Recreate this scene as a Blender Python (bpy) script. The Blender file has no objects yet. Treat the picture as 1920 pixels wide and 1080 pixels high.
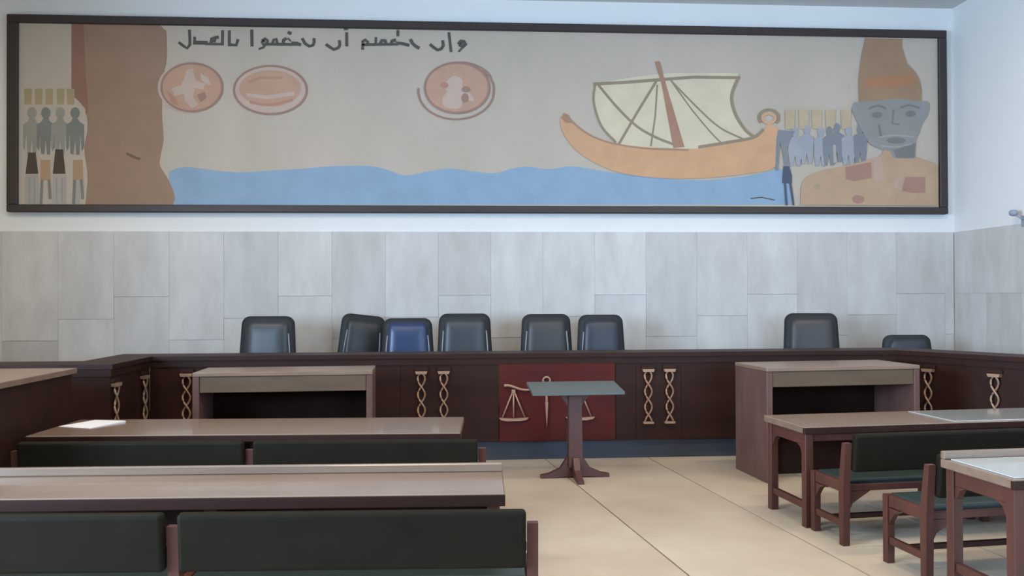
import bpy, bmesh, math, random
from mathutils import Vector, Matrix
from mathutils.geometry import tessellate_polygon
random.seed(7)
scene = bpy.context.scene
COL = scene.collection
R = math.radians

# ------------------------------------------------------------------ camera
cam_d = bpy.data.cameras.new('camera'); cam = bpy.data.objects.new('camera', cam_d); COL.objects.link(cam)
cam_d.sensor_width = 36.0; cam_d.lens = 30.0; cam_d.clip_end = 100
yaw, pitch, roll = R(3.85), math.atan(15/1600), R(.23)
fwd = Vector((math.sin(yaw)*math.cos(pitch), math.cos(yaw)*math.cos(pitch), math.sin(pitch)))
r0 = Vector((math.cos(yaw), -math.sin(yaw), 0)); u0 = r0.cross(fwd)
rgt = r0*math.cos(roll) - u0*math.sin(roll); up = rgt.cross(fwd)
M = Matrix((rgt, up, -fwd)).transposed().to_4x4(); M.translation = (0, 0, 1.68)
cam.matrix_world = M
scene.camera = cam
# ------------------------------------------------------------------ world, lights, exposure
w = bpy.data.worlds.new('world'); scene.world = w; w.use_nodes = True
bg = w.node_tree.nodes['Background']; bg.inputs[0].default_value = (1.0, .95, .84, 1); bg.inputs[1].default_value = .16
def area(name, loc, rot, sx, sy, power, col):
    l = bpy.data.lights.new(name, 'AREA'); l.shape = 'RECTANGLE'; l.size = sx; l.size_y = sy; l.energy = power; l.color = col
    o = bpy.data.objects.new(name, l); COL.objects.link(o); o.location = loc; o.rotation_euler = rot; return o
WIN = [(-1.3, -.2), (.1, 1.2), (1.5, 2.6)]                      # window openings along the left wall (y0, y1)
for a, b in WIN:
    area('window_daylight', (-6.72, (a+b)/2, 2.4), (0, R(-90), 0), 2.6, b-a, 1350, (.49, .71, 1.0))
area('window_daylight', (4.5, -1.45, 2.4), (R(90), 0, 0), 3.2, 2.6, 520, (.49, .71, 1.0))  # added cool fill for the right side; no rear window is built
FILL_LAMPS = [(-3.8, 6.4), (-.8, 4.0), (2.2, 4.0), (3.8, 6.4)]          # unseen ceiling fittings added for warm fill from above
for x, y in FILL_LAMPS: area('lamp_light', (x, y, 5.27), (0, 0, 0), 1.5, .34, 165 if x < -3 else 135, (1.0, .81, .57))
scene.view_settings.view_transform = 'Standard'; scene.view_settings.look = 'None'
scene.view_settings.exposure = -0.78; scene.view_settings.gamma = 1.0; scene.view_settings.use_curve_mapping = False

# ------------------------------------------------------------------ materials
def lin(c): return tuple(((v/255)/12.92 if v/255 <= .04045 else ((v/255+.055)/1.055)**2.4) for v in c) + (1,)
MATS = {}
def mat(name, rgb, rough=.6, metal=0, var=0.0, scale=(1, 1, 1), detail=4, bump=0.0, rnd=0.0, spec=.5, rgb2=None, coat=0):
    if name in MATS: return MATS[name]
    m = bpy.data.materials.new(name); m.use_nodes = True; nt = m.node_tree; b = nt.nodes['Principled BSDF']
    b.inputs['Roughness'].default_value = rough; b.inputs['Metallic'].default_value = metal
    b.inputs['Specular IOR Level'].default_value = spec; b.inputs['Coat Weight'].default_value = coat; b.inputs['Coat Roughness'].default_value = .08
    c = lin(rgb); b.inputs['Base Color'].default_value = c
    if var or rgb2 or rnd:
        tc = nt.nodes.new('ShaderNodeTexCoord'); mp = nt.nodes.new('ShaderNodeMapping'); mp.inputs['Scale'].default_value = scale
        nz = nt.nodes.new('ShaderNodeTexNoise'); nz.inputs['Detail'].default_value = detail; nz.inputs['Scale'].default_value = 1; nz.inputs['Roughness'].default_value = .6
        nt.links.new(tc.outputs['Object'], mp.inputs['Vector'])
        fac = nz.outputs['Fac']; vec = mp.outputs['Vector']
        if rnd:
            oi = nt.nodes.new('ShaderNodeObjectInfo'); ad = nt.nodes.new('ShaderNodeVectorMath'); ad.operation = 'ADD'
            ml = nt.nodes.new('ShaderNodeVectorMath'); ml.operation = 'SCALE'; ml.inputs[0].default_value = (37, 53, 71)
            nt.links.new(oi.outputs['Random'], ml.inputs['Scale']); nt.links.new(vec, ad.inputs[0]); nt.links.new(ml.outputs[0], ad.inputs[1]); vec = ad.outputs[0]
        nt.links.new(vec, nz.inputs['Vector'])
        rp = nt.nodes.new('ShaderNodeValToRGB'); rp.color_ramp.elements[0].position = .3; rp.color_ramp.elements[1].position = .7
        lo = lin(rgb2) if rgb2 else tuple(v*(1-var) for v in c[:3]) + (1,)
        rp.color_ramp.elements[0].color = lo; rp.color_ramp.elements[1].color = c
        nt.links.new(fac, rp.inputs['Fac']); out = rp.outputs['Color']
        if rnd:
            mr = nt.nodes.new('ShaderNodeMapRange'); mr.inputs['To Min'].default_value = 1-rnd; mr.inputs['To Max'].default_value = 1+rnd*.35
            nt.links.new(oi.outputs['Random'], mr.inputs['Value'])
            mx = nt.nodes.new('ShaderNodeVectorMath'); mx.operation = 'SCALE'
            nt.links.new(out, mx.inputs[0]); nt.links.new(mr.outputs[0], mx.inputs['Scale']); out = mx.outputs[0]
        nt.links.new(out, b.inputs['Base Color'])
        if bump:
            bp = nt.nodes.new('ShaderNodeBump'); bp.inputs['Strength'].default_value = bump; bp.inputs['Distance'].default_value = .01
            nt.links.new(fac, bp.inputs['Height']); nt.links.new(bp.outputs[0], b.inputs['Normal'])
    MATS[name] = m; return m
PLASTER = mat('white_plaster', (232, 232, 230), .85, var=.03, scale=(.8, .8, .8))
CEIL = mat('ceiling_paint', (205, 205, 203), .9, var=.03)
STONE = mat('travertine', (212, 209, 205), .45, scale=(3.6, 3.6, 1.1), detail=7, rnd=.11, rgb2=(190, 186, 180))
FLOOR = mat('terrazzo', (208, 194, 174), .42, scale=(.9, .9, 1), detail=5, rnd=.03, rgb2=(186, 168, 148))
JOINT = mat('dark_joint', (120, 100, 84), .8)
WOOD = mat('dark_wood', (54, 30, 22), .5, scale=(1.2, 9, 9), detail=5, rgb2=(43, 24, 18), spec=.2)
WOODV = mat('dark_wood_upright', (74, 46, 38), .42, scale=(9, 9, 1.2), detail=5, rgb2=(58, 35, 29))
REDW = mat('red_wood', (82, 27, 22), .5, scale=(1.5, 9, 6), detail=5, rgb2=(68, 23, 19), spec=.2)
TABLE = mat('polished_wood', (134, 112, 94), .26, scale=(1.2, 9, 9), detail=5, rgb2=(120, 97, 82), coat=.35)
LEG = mat('table_wood', (92, 54, 44), .42, scale=(8, 8, 1.4), detail=5, rgb2=(72, 43, 36), spec=.3)
DESK = mat('desk_wood', (138, 114, 96), .3, scale=(1.4, 8, 8), detail=5, rgb2=(122, 98, 82))
APRON = mat('desk_apron_wood', (106, 86, 68), .45, scale=(1.4, 8, 8), detail=5, rgb2=(92, 74, 58), spec=.25)  # desk wood darkened: shade of the upright face put into the colour
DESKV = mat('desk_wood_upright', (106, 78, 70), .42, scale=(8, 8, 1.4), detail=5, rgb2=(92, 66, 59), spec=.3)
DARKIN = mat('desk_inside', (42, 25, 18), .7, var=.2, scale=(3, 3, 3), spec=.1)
PLINTH = mat('plinth_paint', (62, 68, 78), .5, var=.15, scale=(2, 2, 2))
LEATHER = mat('green_black_leather', (33, 29, 21), .55, var=.2, scale=(6, 6, 6), bump=.05, spec=.08)
SEATL = mat('green_seat_leather', (44, 58, 56), .4, var=.2, scale=(6, 6, 6), bump=.05)
BRASS = mat('brass', (172, 136, 112), .5, metal=.3, var=.15, scale=(9, 9, 9))
CHAIRM = [mat('chair_slate', (58, 63, 68), .4, var=.15, scale=(5, 5, 5)), mat('chair_black', (48, 48, 52), .42, var=.15, scale=(5, 5, 5)), mat('chair_navy', (50, 66, 102), .35, var=.2, scale=(5, 5, 5)), mat('chair_charcoal', (60, 60, 61), .45, var=.15, scale=(5, 5, 5)), mat('chair_dark_blue', (50, 56, 66), .42, var=.15, scale=(5, 5, 5))]
TRIM = mat('chair_edge', (50, 52, 55), .6, var=.1, scale=(5, 5, 5), spec=.25)
PIPE = mat('pale_piping', (140, 142, 148), .4, var=.1, scale=(5, 5, 5))  # seam trim; its reflected streak is put into the pale colour
STEEL = mat('dull_steel', (120, 122, 126), .4, metal=.8, var=.1, scale=(5, 5, 5))
BLACKP = mat('black_plastic', (30, 30, 32), .5, var=.1, scale=(5, 5, 5))
FRAME = mat('mural_frame_wood', (58, 48, 46), .5, var=.2, scale=(2, 8, 8))
CANVAS = mat('mural_ground', (192, 177, 164), .8, scale=(1.2, 1, .5), detail=6, rgb2=(178, 169, 152))
SLATE = mat('lectern_top', (88, 94, 91), .4, var=.12, scale=(3, 6, 6))
LECT = mat('lectern_wood', (96, 62, 58), .45, scale=(8, 8, 1.4), detail=5, rgb2=(78, 50, 47))
REFL = mat('glass_sheet', (196, 203, 203), .12, var=.03, scale=(2, 2, 2), spec=1.0, coat=1.0)  # opaque and pale: the bright wall's reflection is put into the colour
PAPER = mat('white_paper', (236, 236, 240), .7, var=.02)
GREYF = mat('fixture_grey', (150, 158, 172), .5, var=.1)

# ------------------------------------------------------------------ helpers
class MB:
    def __init__(s): s.v = []; s.f = []; s.mi = []
    def add(s, vs, fs, mi=0):
        o = len(s.v); s.v += [tuple(v) for v in vs]; s.f += [tuple(i+o for i in f) for f in fs]; s.mi += [mi]*len(fs); return s
    def hexa(s, p):                                             # 8 points: bottom 4 ccw, top 4 ccw
        return s.add(p, [(3, 2, 1, 0), (4, 5, 6, 7), (0, 1, 5, 4), (1, 2, 6, 5), (2, 3, 7, 6), (3, 0, 4, 7)])
    def box(s, x0, x1, y0, y1, z0, z1, ch=.004):
        c = min(ch, (x1-x0)/3, (y1-y0)/3, (z1-z0)/3)
        bm = bmesh.new(); vs = [bm.verts.new(p) for p in ((x0, y0, z0), (x1, y0, z0), (x1, y1, z0), (x0, y1, z0), (x0, y0, z1), (x1, y0, z1), (x1, y1, z1), (x0, y1, z1))]
        for f in ((3, 2, 1, 0), (4, 5, 6, 7), (0, 1, 5, 4), (1, 2, 6, 5), (2, 3, 7, 6), (3, 0, 4, 7)): bm.faces.new([vs[i] for i in f])
        if ch: bmesh.ops.bevel(bm, geom=bm.edges[:], offset=c, segments=1 if c < .012 else 3, affect='EDGES', profile=.5)
        bm.verts.index_update(); s.add([v.co[:] for v in bm.verts], [[v.index for v in f.verts] for f in bm.faces]); bm.free(); return s
    def prism(s, pts, z0, z1):                                  # plan polygon, ccw
        n = len(pts); s.add([(x, y, z0) for x, y in pts] + [(x, y, z1) for x, y in pts],
            [tuple(range(n-1, -1, -1)), tuple(range(n, 2*n))] + [(i, (i+1) % n, n+(i+1) % n, n+i) for i in range(n)]); return s
    def slab(s, pts, y0, y1):                                   # elevation polygon (x, z) extruded in y
        n = len(pts); s.add([(x, y0, z) for x, z in pts] + [(x, y1, z) for x, z in pts],
            [tuple(range(n)), tuple(range(2*n-1, n-1, -1))] + [(i, n+i, n+(i+1) % n, (i+1) % n) for i in range(n)]); return s
    def slabx(s, pts, x0, x1):                                  # elevation polygon (y, z) extruded in x
        n = len(pts); s.add([(x0, y, z) for y, z in pts] + [(x1, y, z) for y, z in pts],
            [tuple(range(n-1, -1, -1)), tuple(range(n, 2*n))] + [(i, (i+1) % n, n+(i+1) % n, n+i) for i in range(n)]); return s
    def tube(s, pts, r, n=8, closed=False):
        pts = [Vector(p) for p in pts]; m = len(pts); rr = r if isinstance(r, (list, tuple)) else [r]*m; vs = []
        for i, p in enumerate(pts):
            a = pts[(i-1) % m] if closed else pts[max(i-1, 0)]; b = pts[(i+1) % m] if closed else pts[min(i+1, m-1)]
            t = (b-a).normalized(); q = Vector((0, 0, 1)) if abs(t.z) < .9 else Vector((0, 1, 0)); e = t.cross(q).normalized(); g = e.cross(t)
            vs += [p + (e*math.cos(2*math.pi*k/n) + g*math.sin(2*math.pi*k/n))*rr[i] for k in range(n)]
        fs = [(i*n+k, i*n+(k+1) % n, ((i+1) % m)*n+(k+1) % n, ((i+1) % m)*n+k) for i in range(m if closed else m-1) for k in range(n)]
        if not closed: fs += [tuple(range(n-1, -1, -1)), tuple(range((m-1)*n, m*n))]
        return s.add(vs, fs)
    def lathe(s, prof, n=20, c=(0, 0)):
        vs = [(c[0]+r*math.cos(2*math.pi*k/n), c[1]+r*math.sin(2*math.pi*k/n), z) for r, z in prof for k in range(n)]; m = len(prof)
        fs = [(i*n+k, i*n+(k+1) % n, (i+1)*n+(k+1) % n, (i+1)*n+k) for i in range(m-1) for k in range(n)] + [tuple(range(n-1, -1, -1)), tuple(range((m-1)*n, m*n))]
        return s.add(vs, fs)
    def pillow(s, outline, y_back, y_front, puff, rings=5):      # outline (x, z); soft front towards -y
        n = len(outline); cx = sum(p[0] for p in outline)/n; cz = sum(p[1] for p in outline)/n; vs = [(x, y_back, z) for x, z in outline]
        for k in range(rings+1):
            q = 1 - (k/rings)*.94; e = q**5
            vs += [(cx+(x-cx)*(q if k else 1), y_front-puff*(1-e) if k else y_front, cz+(z-cz)*(q if k else 1)) for x, z in outline]
        fs = [tuple(range(n-1, -1, -1))] + [(r*n+i, r*n+(i+1) % n, (r+1)*n+(i+1) % n, (r+1)*n+i) for r in range(rings+1) for i in range(n)] + [tuple(range((rings+1)*n, (rings+2)*n))]
        return s.add(vs, fs)
    def build(s, name, material, parent=None, smooth=False, loc=None):
        me = bpy.data.meshes.new(name); me.from_pydata(s.v, [], s.f)
        for m in (material if isinstance(material, list) else [material]): me.materials.append(m)
        for p, i in zip(me.polygons, s.mi): p.material_index = i; p.use_smooth = smooth
        bm = bmesh.new(); bm.from_mesh(me); bmesh.ops.recalc_face_normals(bm, faces=bm.faces[:]); bm.to_mesh(me); bm.free()
        o = bpy.data.objects.new(name, me); COL.objects.link(o)
        if parent: o.parent = parent
        if loc: o.location = loc
        return o
def tag(o, label=None, cat=None, group=None, kind=None):
    for k, v in (('label', label), ('category', cat), ('group', group), ('kind', kind)):
        if v: o[k] = v
    return o
def empty(name, loc=(0, 0, 0), rz=0):
    o = bpy.data.objects.new(name, None); COL.objects.link(o); o.location = loc; o.rotation_euler = (0, 0, rz); o.empty_display_size = .1; return o
def rounded(x0, x1, z0, z1, r, top=0, n=5):                      # rounded rectangle in x, z; top = inset of the upper side
    pts = []
    for cx, cz, a in ((x1-r, z0+r, -90), (x1-r-top, z1-r, 0), (x0+r+top, z1-r, 90), (x0+r, z0+r, 180)):
        pts += [(cx+r*math.cos(R(a+90*k/n)), cz+r*math.sin(R(a+90*k/n))) for k in range(n+1)]
    return pts

# ------------------------------------------------------------------ room
XL, XR, YB, YF, ZC = -6.6, 6.5, 10.7, -1.5, 5.41
def structure(o, label, cat): return tag(o, label, cat, kind='structure')
fl = structure(MB().box(XL-.2, XR+.2, YF, YB+.2, -.12, -.006, 0).build('floor', JOINT), 'cream terrazzo floor laid in long strips', 'floor')
def clip(poly, axis, val, keep_less):
    out = []
    for i, p in enumerate(poly):
        q = poly[(i+1) % len(poly)]; a = (p[axis] <= val) == keep_less or p[axis] == val; b = (q[axis] <= val) == keep_less or q[axis] == val
        if a: out.append(p)
        if a != b:
            t = (val-p[axis])/(q[axis]-p[axis]); out.append((p[0]+(q[0]-p[0])*t, p[1]+(q[1]-p[1])*t))
    return out
ang = R(7.2); dx, dy = -math.sin(ang), math.cos(ang); nx, ny = dy, -dx   # strip direction and its normal
s0 = 1.11*nx + 7.31*ny; pitch_s = 1.055
for k in range(-9, 9):
    a, b = s0+k*pitch_s+.006, s0+(k+1)*pitch_s-.006
    pl = [(nx*a+dx*-5, ny*a+dy*-5), (nx*b+dx*-5, ny*b+dy*-5), (nx*b+dx*16, ny*b+dy*16), (nx*a+dx*16, ny*a+dy*16)]
    for ax, v, less in ((0, XL, False), (0, XR, True), (1, YF, False), (1, YB, True)):
        pl = clip(pl, ax, v, less)
        if len(pl) < 3: break
    if len(pl) >= 3: MB().prism(pl, -.03, 0).build('floor_strip', FLOOR, fl)
wb = structure(MB().box(XL-.2, XR+.2, YB, YB+.2, 0, ZC+.1, 0).build('wall_back', PLASTER), 'white plaster wall above pale stone cladding', 'wall')
wr_m = MB(); zs0, zs1 = 1.1, 3.7
wr_m.box(XL-.2, XL, YF, YB, 0, zs0, 0).box(XL-.2, XL, YF, YB, zs1, ZC+.1, 0)
ys = [YF] + [v for ab in WIN for v in ab] + [YB]
for i in range(0, len(ys), 2): wr_m.box(XL-.2, XL, ys[i], ys[i+1], zs0, zs1, 0)
structure(wr_m.build('wall_left', mat('cream_plaster', (226, 206, 168), .85, var=.03)), 'white plaster wall on the dim side', 'wall')  # out of view; colour picked to bounce warm light onto the left
wr = structure(MB().box(XR, XR+.2, YF, YB, 0, ZC+.1, 0).build('wall_right', PLASTER), 'white plaster side wall with pale stone cladding', 'wall')
structure(MB().box(XL-.2, XR+.2, YF, YB+.2, ZC, ZC+.12, 0).build('ceiling', CEIL), 'plain pale grey ceiling', 'ceiling')
for i, (a, b) in enumerate(WIN):
    m = MB()
    for y in (a, (a+b)/2-.03, b-.06): m.box(XL-.12, XL-.06, y, y+.06, zs0, zs1, 0)
    for z in (zs0, 2.37, zs1-.06): m.box(XL-.12, XL-.06, a, b, z, z+.06, 0)
    structure(m.build('window_%d' % (i+1), STEEL), 'tall metal framed window', 'window')
for i, (x, y) in enumerate(FILL_LAMPS):
    lf = tag(empty('ceiling_light', (x, y, 5.30)), 'white ceiling fitting above ' + ('the side bench', 'the left long tables', 'the right long tables', 'the right clerk desk')[i], 'light', 'ceiling lights over the court')
    MB().box(-.8, .8, -.2, .2, .06, .1).build('tray', PLASTER, lf)
    for s in (-.1, .1): MB().tube([(-.74, s, .03), (.74, s, .03)], .016, 8).build('tube', PAPER, lf)
# stone cladding: real slabs, 4 mm joints, proud of the plaster
STEP, X0 = .6555, -6.1
rows = [(.31, .9), (.902, 1.69), (1.692, 2.485)]
shared = {}
def clad(parent, pts, z0, z1):
    key = tuple(round(v, 3) for v in pts) + (z0, z1)
    x0, x1, y0, y1 = pts
    cx, cy, cz = (x0+x1)/2, (y0+y1)/2, (z0+z1)/2
    k2 = (round(x1-x0, 3), round(y1-y0, 3), round(z1-z0, 3))
    if k2 not in shared:
        o = MB().box(x0-cx, x1-cx, y0-cy, y1-cy, z0-cz, z1-cz, .0012).build('stone_slab', STONE, parent, loc=(cx, cy, cz)); shared[k2] = o.data
    else:
        o = bpy.data.objects.new('stone_slab', shared[k2]); COL.objects.link(o); o.parent = parent; o.location = (cx, cy, cz)
for i in range(20):
    x = X0 + i*STEP; j = (i*7 % 5)
    zj = 1.69 if i % 3 == 0 else (1.16 if i % 3 == 1 else 1.42)
    for r, (z0, z1) in enumerate([(.31, zj), (zj+.0012, 2.485)]):
        clad(wb, (x, min(x+STEP-.0012, XR-.03), YB-.02-.003*((i*3+r*2) % 3), YB), z0, z1)
clad(wb, (XL+.03, X0-.004, YB-.02, YB), .31, 2.485)
for i in range(6):
    y = YB-.03-(i+1)*STEP
    for z0, z1 in rows: clad(wr, (XR-.022, XR, y+.004, y+STEP), z0, z1)

# ------------------------------------------------------------------ judges' platform and bench
def offset(path, d):                                             # d > 0: to the left of the walking direction
    lines = []
    for a, b in zip(path, path[1:]):
        a, b = Vector(a), Vector(b); t = (b-a).normalized(); n = Vector((-t.y, t.x)); lines.append((a+n*d, b+n*d))
    out = [lines[0][0]]
    for (a, b), (c, e) in zip(lines, lines[1:]):
        u, v = b-a, e-c; k = u.x*v.y-u.y*v.x; t = ((c.x-a.x)*v.y-(c.y-a.y)*v.x)/k; out.append(a+u*t)
    return out + [lines[-1][1]]
structure(MB().prism([(-6.5, 8.35), (-3.75, 8.35), (-3.75, 9.42), (5.2, 9.42), (5.75, 8.4), (6.4, 8.4), (6.4, 10.66), (-6.5, 10.66)], 0, .3).build('floor_platform', WOOD), 'raised wooden platform behind the judges bench', 'platform')
PATH = [(-6.2, 7.72), (-3.02, 7.72), (-3.02, 8.69), (4.64, 8.69), (5.24, 7.54), (5.56, 6.93)]
jb = tag(empty('judges_bench', (0.8, 8.69, 0)), 'long dark wood judges bench with brass scales on red panel', 'bench')
jb.location = (0, 0, 0)
of = offset(PATH, -.03); ob = offset(PATH, .40); fi = offset(PATH, .04); pl0 = offset(PATH, .07); pl1 = offset(PATH, .12)
for i in range(len(PATH)-1):
    if i == 4: pass
    q = lambda A, B: [A[i][:2], A[i+1][:2], B[i+1][:2], B[i][:2]]
    MB().prism(q(of, ob), 1.052, 1.096).build('bench_top', WOOD, jb)
    MB().prism(q(offset(PATH, -.012), fi), .985, 1.050).build('top_rail', WOOD, jb)
    MB().prism(q(pl0, pl1), 0, .2).build('plinth', PLINTH, jb)
    a, b = Vector(PATH[i]), Vector(PATH[i+1]); L = (b-a).length
    if i == 3-1:
        cuts = [-3.02, -2.4, -.55, .445, 1.646, 1.86, 2.33, 4.64]
        for c0, c1 in zip(cuts, cuts[1:]):
            if abs(c0-.445) < .01: MB().box(c0+.003, c1-.003, 8.675, 8.73, .2, .985, .004).build('emblem_panel', REDW, jb)['label'] = 'red stained panel behind the scales'
            else: MB().box(c0+.0008, c1-.0008, 8.69, 8.73, .2, .985, .0015).build('front_panel', WOOD, jb)
    else:
        MB().prism(q([Vector(p) for p in PATH], fi), .2, .985).build('front_panel', WOOD, jb)
# braided brass columns
def braid(x, y, rz, z0=.362, z1=.925):
    h = z1-z0; n = 34
    def strand(ph):
        return [(.036*math.sin(math.pi*(t*h-.075)/.172+ph), -.03+.012*math.cos(math.pi*(t*h-.075)/.172+ph), z0+.02+(h-.045)*t) for t in [k/n for k in range(n+1)]]
    m = MB().tube(strand(0), .0105, 6); m.tube(strand(math.pi), .0105, 6)
    o = m.build('braided_column', BRASS, jb, True); o.location = (x, y, 0); o.rotation_euler.z = rz
    MB().slab([(-.052, z1-.03), (.052, z1-.03), (.062, z1), (-.062, z1)], -.055, -.001).build('capital', BRASS, o)
    MB().box(-.055, .055, -.05, -.001, z0, z0+.022, .004).build('base', BRASS, o)
    MB().box(-.07, .07, -.03, -.001, z1+.004, z1+.04, .004).build('cap_block', WOOD, o)
for x in (-2.654, -.338, -.112, 1.982, 2.205): braid(x, 8.69, 0)
for y in (8.49, 7.79): braid(-3.02, y, R(90))
wd = math.atan2(-1.15, .6)
for x, y in ((4.809, 8.367), (5.12, 7.77)): braid(x, y, wd)
# scales of justice
em = MB().slab([(.917, .60), (.947, .60), (.938, .44), (.932, .345), (.926, .44)], 8.645, 8.672).build('scales_blade', BRASS, jb)
MB().box(.92, .944, 8.648, 8.674, .6, .78).build('hilt', BRASS, em)
MB().tube([(.932+.036*math.cos(2*math.pi*k/18), 8.655, .818+.036*math.sin(2*math.pi*k/18)) for k in range(18)], .011, 6, True).build('ring', BRASS, em, True)
bp = []
for k in range(25):
    t = -1+2*k/24; a = abs(t); bp.append((.932+.435*t, 8.652, .748 + .03*math.cos(a*math.pi*2.2)*(a) - .018*(1-a)))
MB().tube(bp, [.008+.008*abs(-1+2*k/24) for k in range(25)], 6).build('beam', BRASS, em, True)
for cx in (.594, 1.272):
    for d in (-.115, 0, .115): MB().tube([(cx+d*.06, 8.655, .71), (cx+d, 8.655, .445)], .0085, 6).build('string', BRASS, em, True)
    MB().box(cx-.02, cx+.02, 8.645, 8.672, .69, .73).build('hook', BRASS, em)
    MB().slab([(cx-.15, .445), (cx-.13, .424), (cx-.07, .412), (cx+.07, .412), (cx+.13, .424), (cx+.15, .445), (cx, .437)], 8.63, 8.672).build('dish', BRASS, em)

# side bench closing the left of the court
sb = tag(empty('side_bench', (-3.4, 6.2, 0)), 'dark wood side bench running along the left edge of the court', 'bench')
def L(o, p): o.location = -Vector(p.location); return o
L(MB().box(-3.78, -3.06, 4.6, 7.16, 1.065, 1.11).build('bench_top', DESK, sb), sb)
L(MB().box(-3.13, -3.09, 4.65, 7.13, .2, 1.063).build('side_panel', WOOD, sb), sb)
L(MB().box(-3.78, -3.13, 7.09, 7.13, .2, 1.063).build('end_panel', WOOD, sb), sb)
L(MB().box(-3.74, -3.14, 4.68, 7.07, 0, .2).build('plinth', PLINTH, sb), sb)

# ------------------------------------------------------------------ judges' chairs
def chair(x, y, rz, body, label, top=1.165, wdt=.645, streak=(1, 1), tilt=4, taper=.024, roll=0):
    t = tag(empty('judge_chair', (x, y, .3), rz), label, 'chair', 'chairs behind the judges bench')
    h = wdt/2; z0 = .5
    bk = MB().pillow(rounded(-h, h, z0, top, .095, taper), .07, .02, .035).build('backrest', TRIM, t, True)
    bk.rotation_euler = (R(-tilt), R(roll), 0); bk.location = (0, .2, 0)
    ins = .058
    MB().pillow(rounded(-h+ins, h-ins, z0+.04, top-.055, .07, taper), .02, -.012, .034).build('back_cushion', body, bk, True)
    for s, on in ((-1, streak[0]), (1, streak[1])):
        if on: MB().tube([(s*(h-ins+.004), -.012, z0+.1), (s*(h-ins-.004), -.016, z0+.3), (s*(h-ins-.018), -.014, top-.2)], .0085, 6).build('piping', PIPE, bk, True)
    MB().box(-h+.04, h-.04, -.28, .24, .40, .50, .03).build('seat', body, t)
    for s in (-1, 1):
        a = MB().box(s*(h-.035)-.03, s*(h-.035)+.03, -.2, .16, .62, .66, .012).build('armrest', BLACKP, t)
        MB().box(s*(h-.035)-.016, s*(h-.035)+.016, -.08, -.03, .43, .62, .004).build('arm_support', STEEL, a)
    MB().lathe([(.05, .08), (.05, .2), (.03, .21), (.03, .4)], 14).build('column', STEEL, t)
    for k in range(5):
        a = 2*math.pi*k/5+.3; m = MB().tube([(.03*math.cos(a), .03*math.sin(a), .11), (.3*math.cos(a), .3*math.sin(a), .075)], [.025, .016], 6)
        l = m.build('base_leg', BLACKP, t); MB().tube([(.3*math.cos(a)-.012*math.sin(a), .3*math.sin(a)+.012*math.cos(a), .032), (.3*math.cos(a)+.012*math.sin(a), .3*math.sin(a)-.012*math.cos(a), .032)], .032, 10).build('caster', BLACKP, l)
    return t
CH = CHAIRM
chair(-2.15, 9.62, R(-4), CH[0], 'slate grey chair alone at the left end of the judges bench', streak=(0, 1), top=1.165)
chair(-1.13, 10.12, R(18), CH[1], 'black chair turned sideways, half hidden behind the navy chair', top=1.17, wdt=.55, roll=7, taper=.012)
chair(-.525, 9.6, R(3), CH[2], 'navy blue chair with a bright sheen in the row of three', top=1.135, wdt=.61)
chair(.126, 9.62, R(2), CH[0], 'slate grey chair on the right of the navy chair', top=1.183)
chair(1.066, 9.62, 0, CH[3], 'charcoal chair directly above the lectern and brass scales', top=1.172, wdt=.615)
chair(1.705, 9.6, 0, CH[4], 'dark blue chair just right of the charcoal chair above the lectern', top=1.162, wdt=.57, streak=(1, 0))
chair(4.17, 9.62, R(-14), CH[3], 'charcoal chair alone above the right hand clerk desk', top=1.17, wdt=.65, streak=(0, 0), tilt=6)
chair(5.33, 9.5, R(-4), CH[4], 'low dark chair with only its top edge showing at far right', top=.905, wdt=.6, streak=(0, 0))

# ------------------------------------------------------------------ desks
def desk(x, y, rz, W, Dp, H, label):                             # origin: near left corner on the floor, y away from the court
    t = tag(empty('clerk_desk', (x, y, 0), rz), label, 'desk', 'open fronted clerk desks')
    MB().box(0, W, 0, Dp, H-.035, H).build('desk_top', DESK, t)
    for a in (0, W-.055): MB().box(a, a+.055, .003, Dp-.003, 0, H-.037).build('side_panel', DESKV, t)
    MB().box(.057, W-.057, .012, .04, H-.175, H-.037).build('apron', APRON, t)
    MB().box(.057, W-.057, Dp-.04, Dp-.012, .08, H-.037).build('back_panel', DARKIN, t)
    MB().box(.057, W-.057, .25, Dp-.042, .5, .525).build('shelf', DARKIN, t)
    return t
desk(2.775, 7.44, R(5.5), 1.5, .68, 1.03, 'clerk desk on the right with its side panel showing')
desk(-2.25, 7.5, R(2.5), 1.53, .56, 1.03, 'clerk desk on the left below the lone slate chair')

# ------------------------------------------------------------------ lectern
lt = tag(empty('lectern', (1.105, 7.86, 0), R(2)), 'pedestal lectern with a sloping grey top on a cross foot', 'lectern')
MB().hexa([(-.42, -.23, .785), (.42, -.23, .785), (.42, .22, .838), (-.42, .22, .838), (-.42, -.23, .812), (.42, -.23, .812), (.42, .22, .865), (-.42, .22, .865)]).build('sloping_top', SLATE, lt)
MB().hexa([(-.065, -.055, .1), (.065, -.055, .1), (.065, .055, .1), (-.065, .055, .1), (-.058, -.05, .79), (.058, -.05, .79), (.058, .05, .795), (-.058, .05, .795)]).build('column', LECT, lt)
MB().slab([(-.15, .78), (.15, .78), (.06, .66), (-.06, .66)], -.02, .02).build('top_bracket', LECT, lt)
for k in range(4):
    o = MB().slabx([(0, 0.02), (.30, .0), (.32, .0), (.32, .03), (.24, .045), (.14, .09), (.075, .19), (0, .2)], -.028, .028).build('foot', LECT, lt); o.rotation_euler.z = R(90*k)

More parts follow.
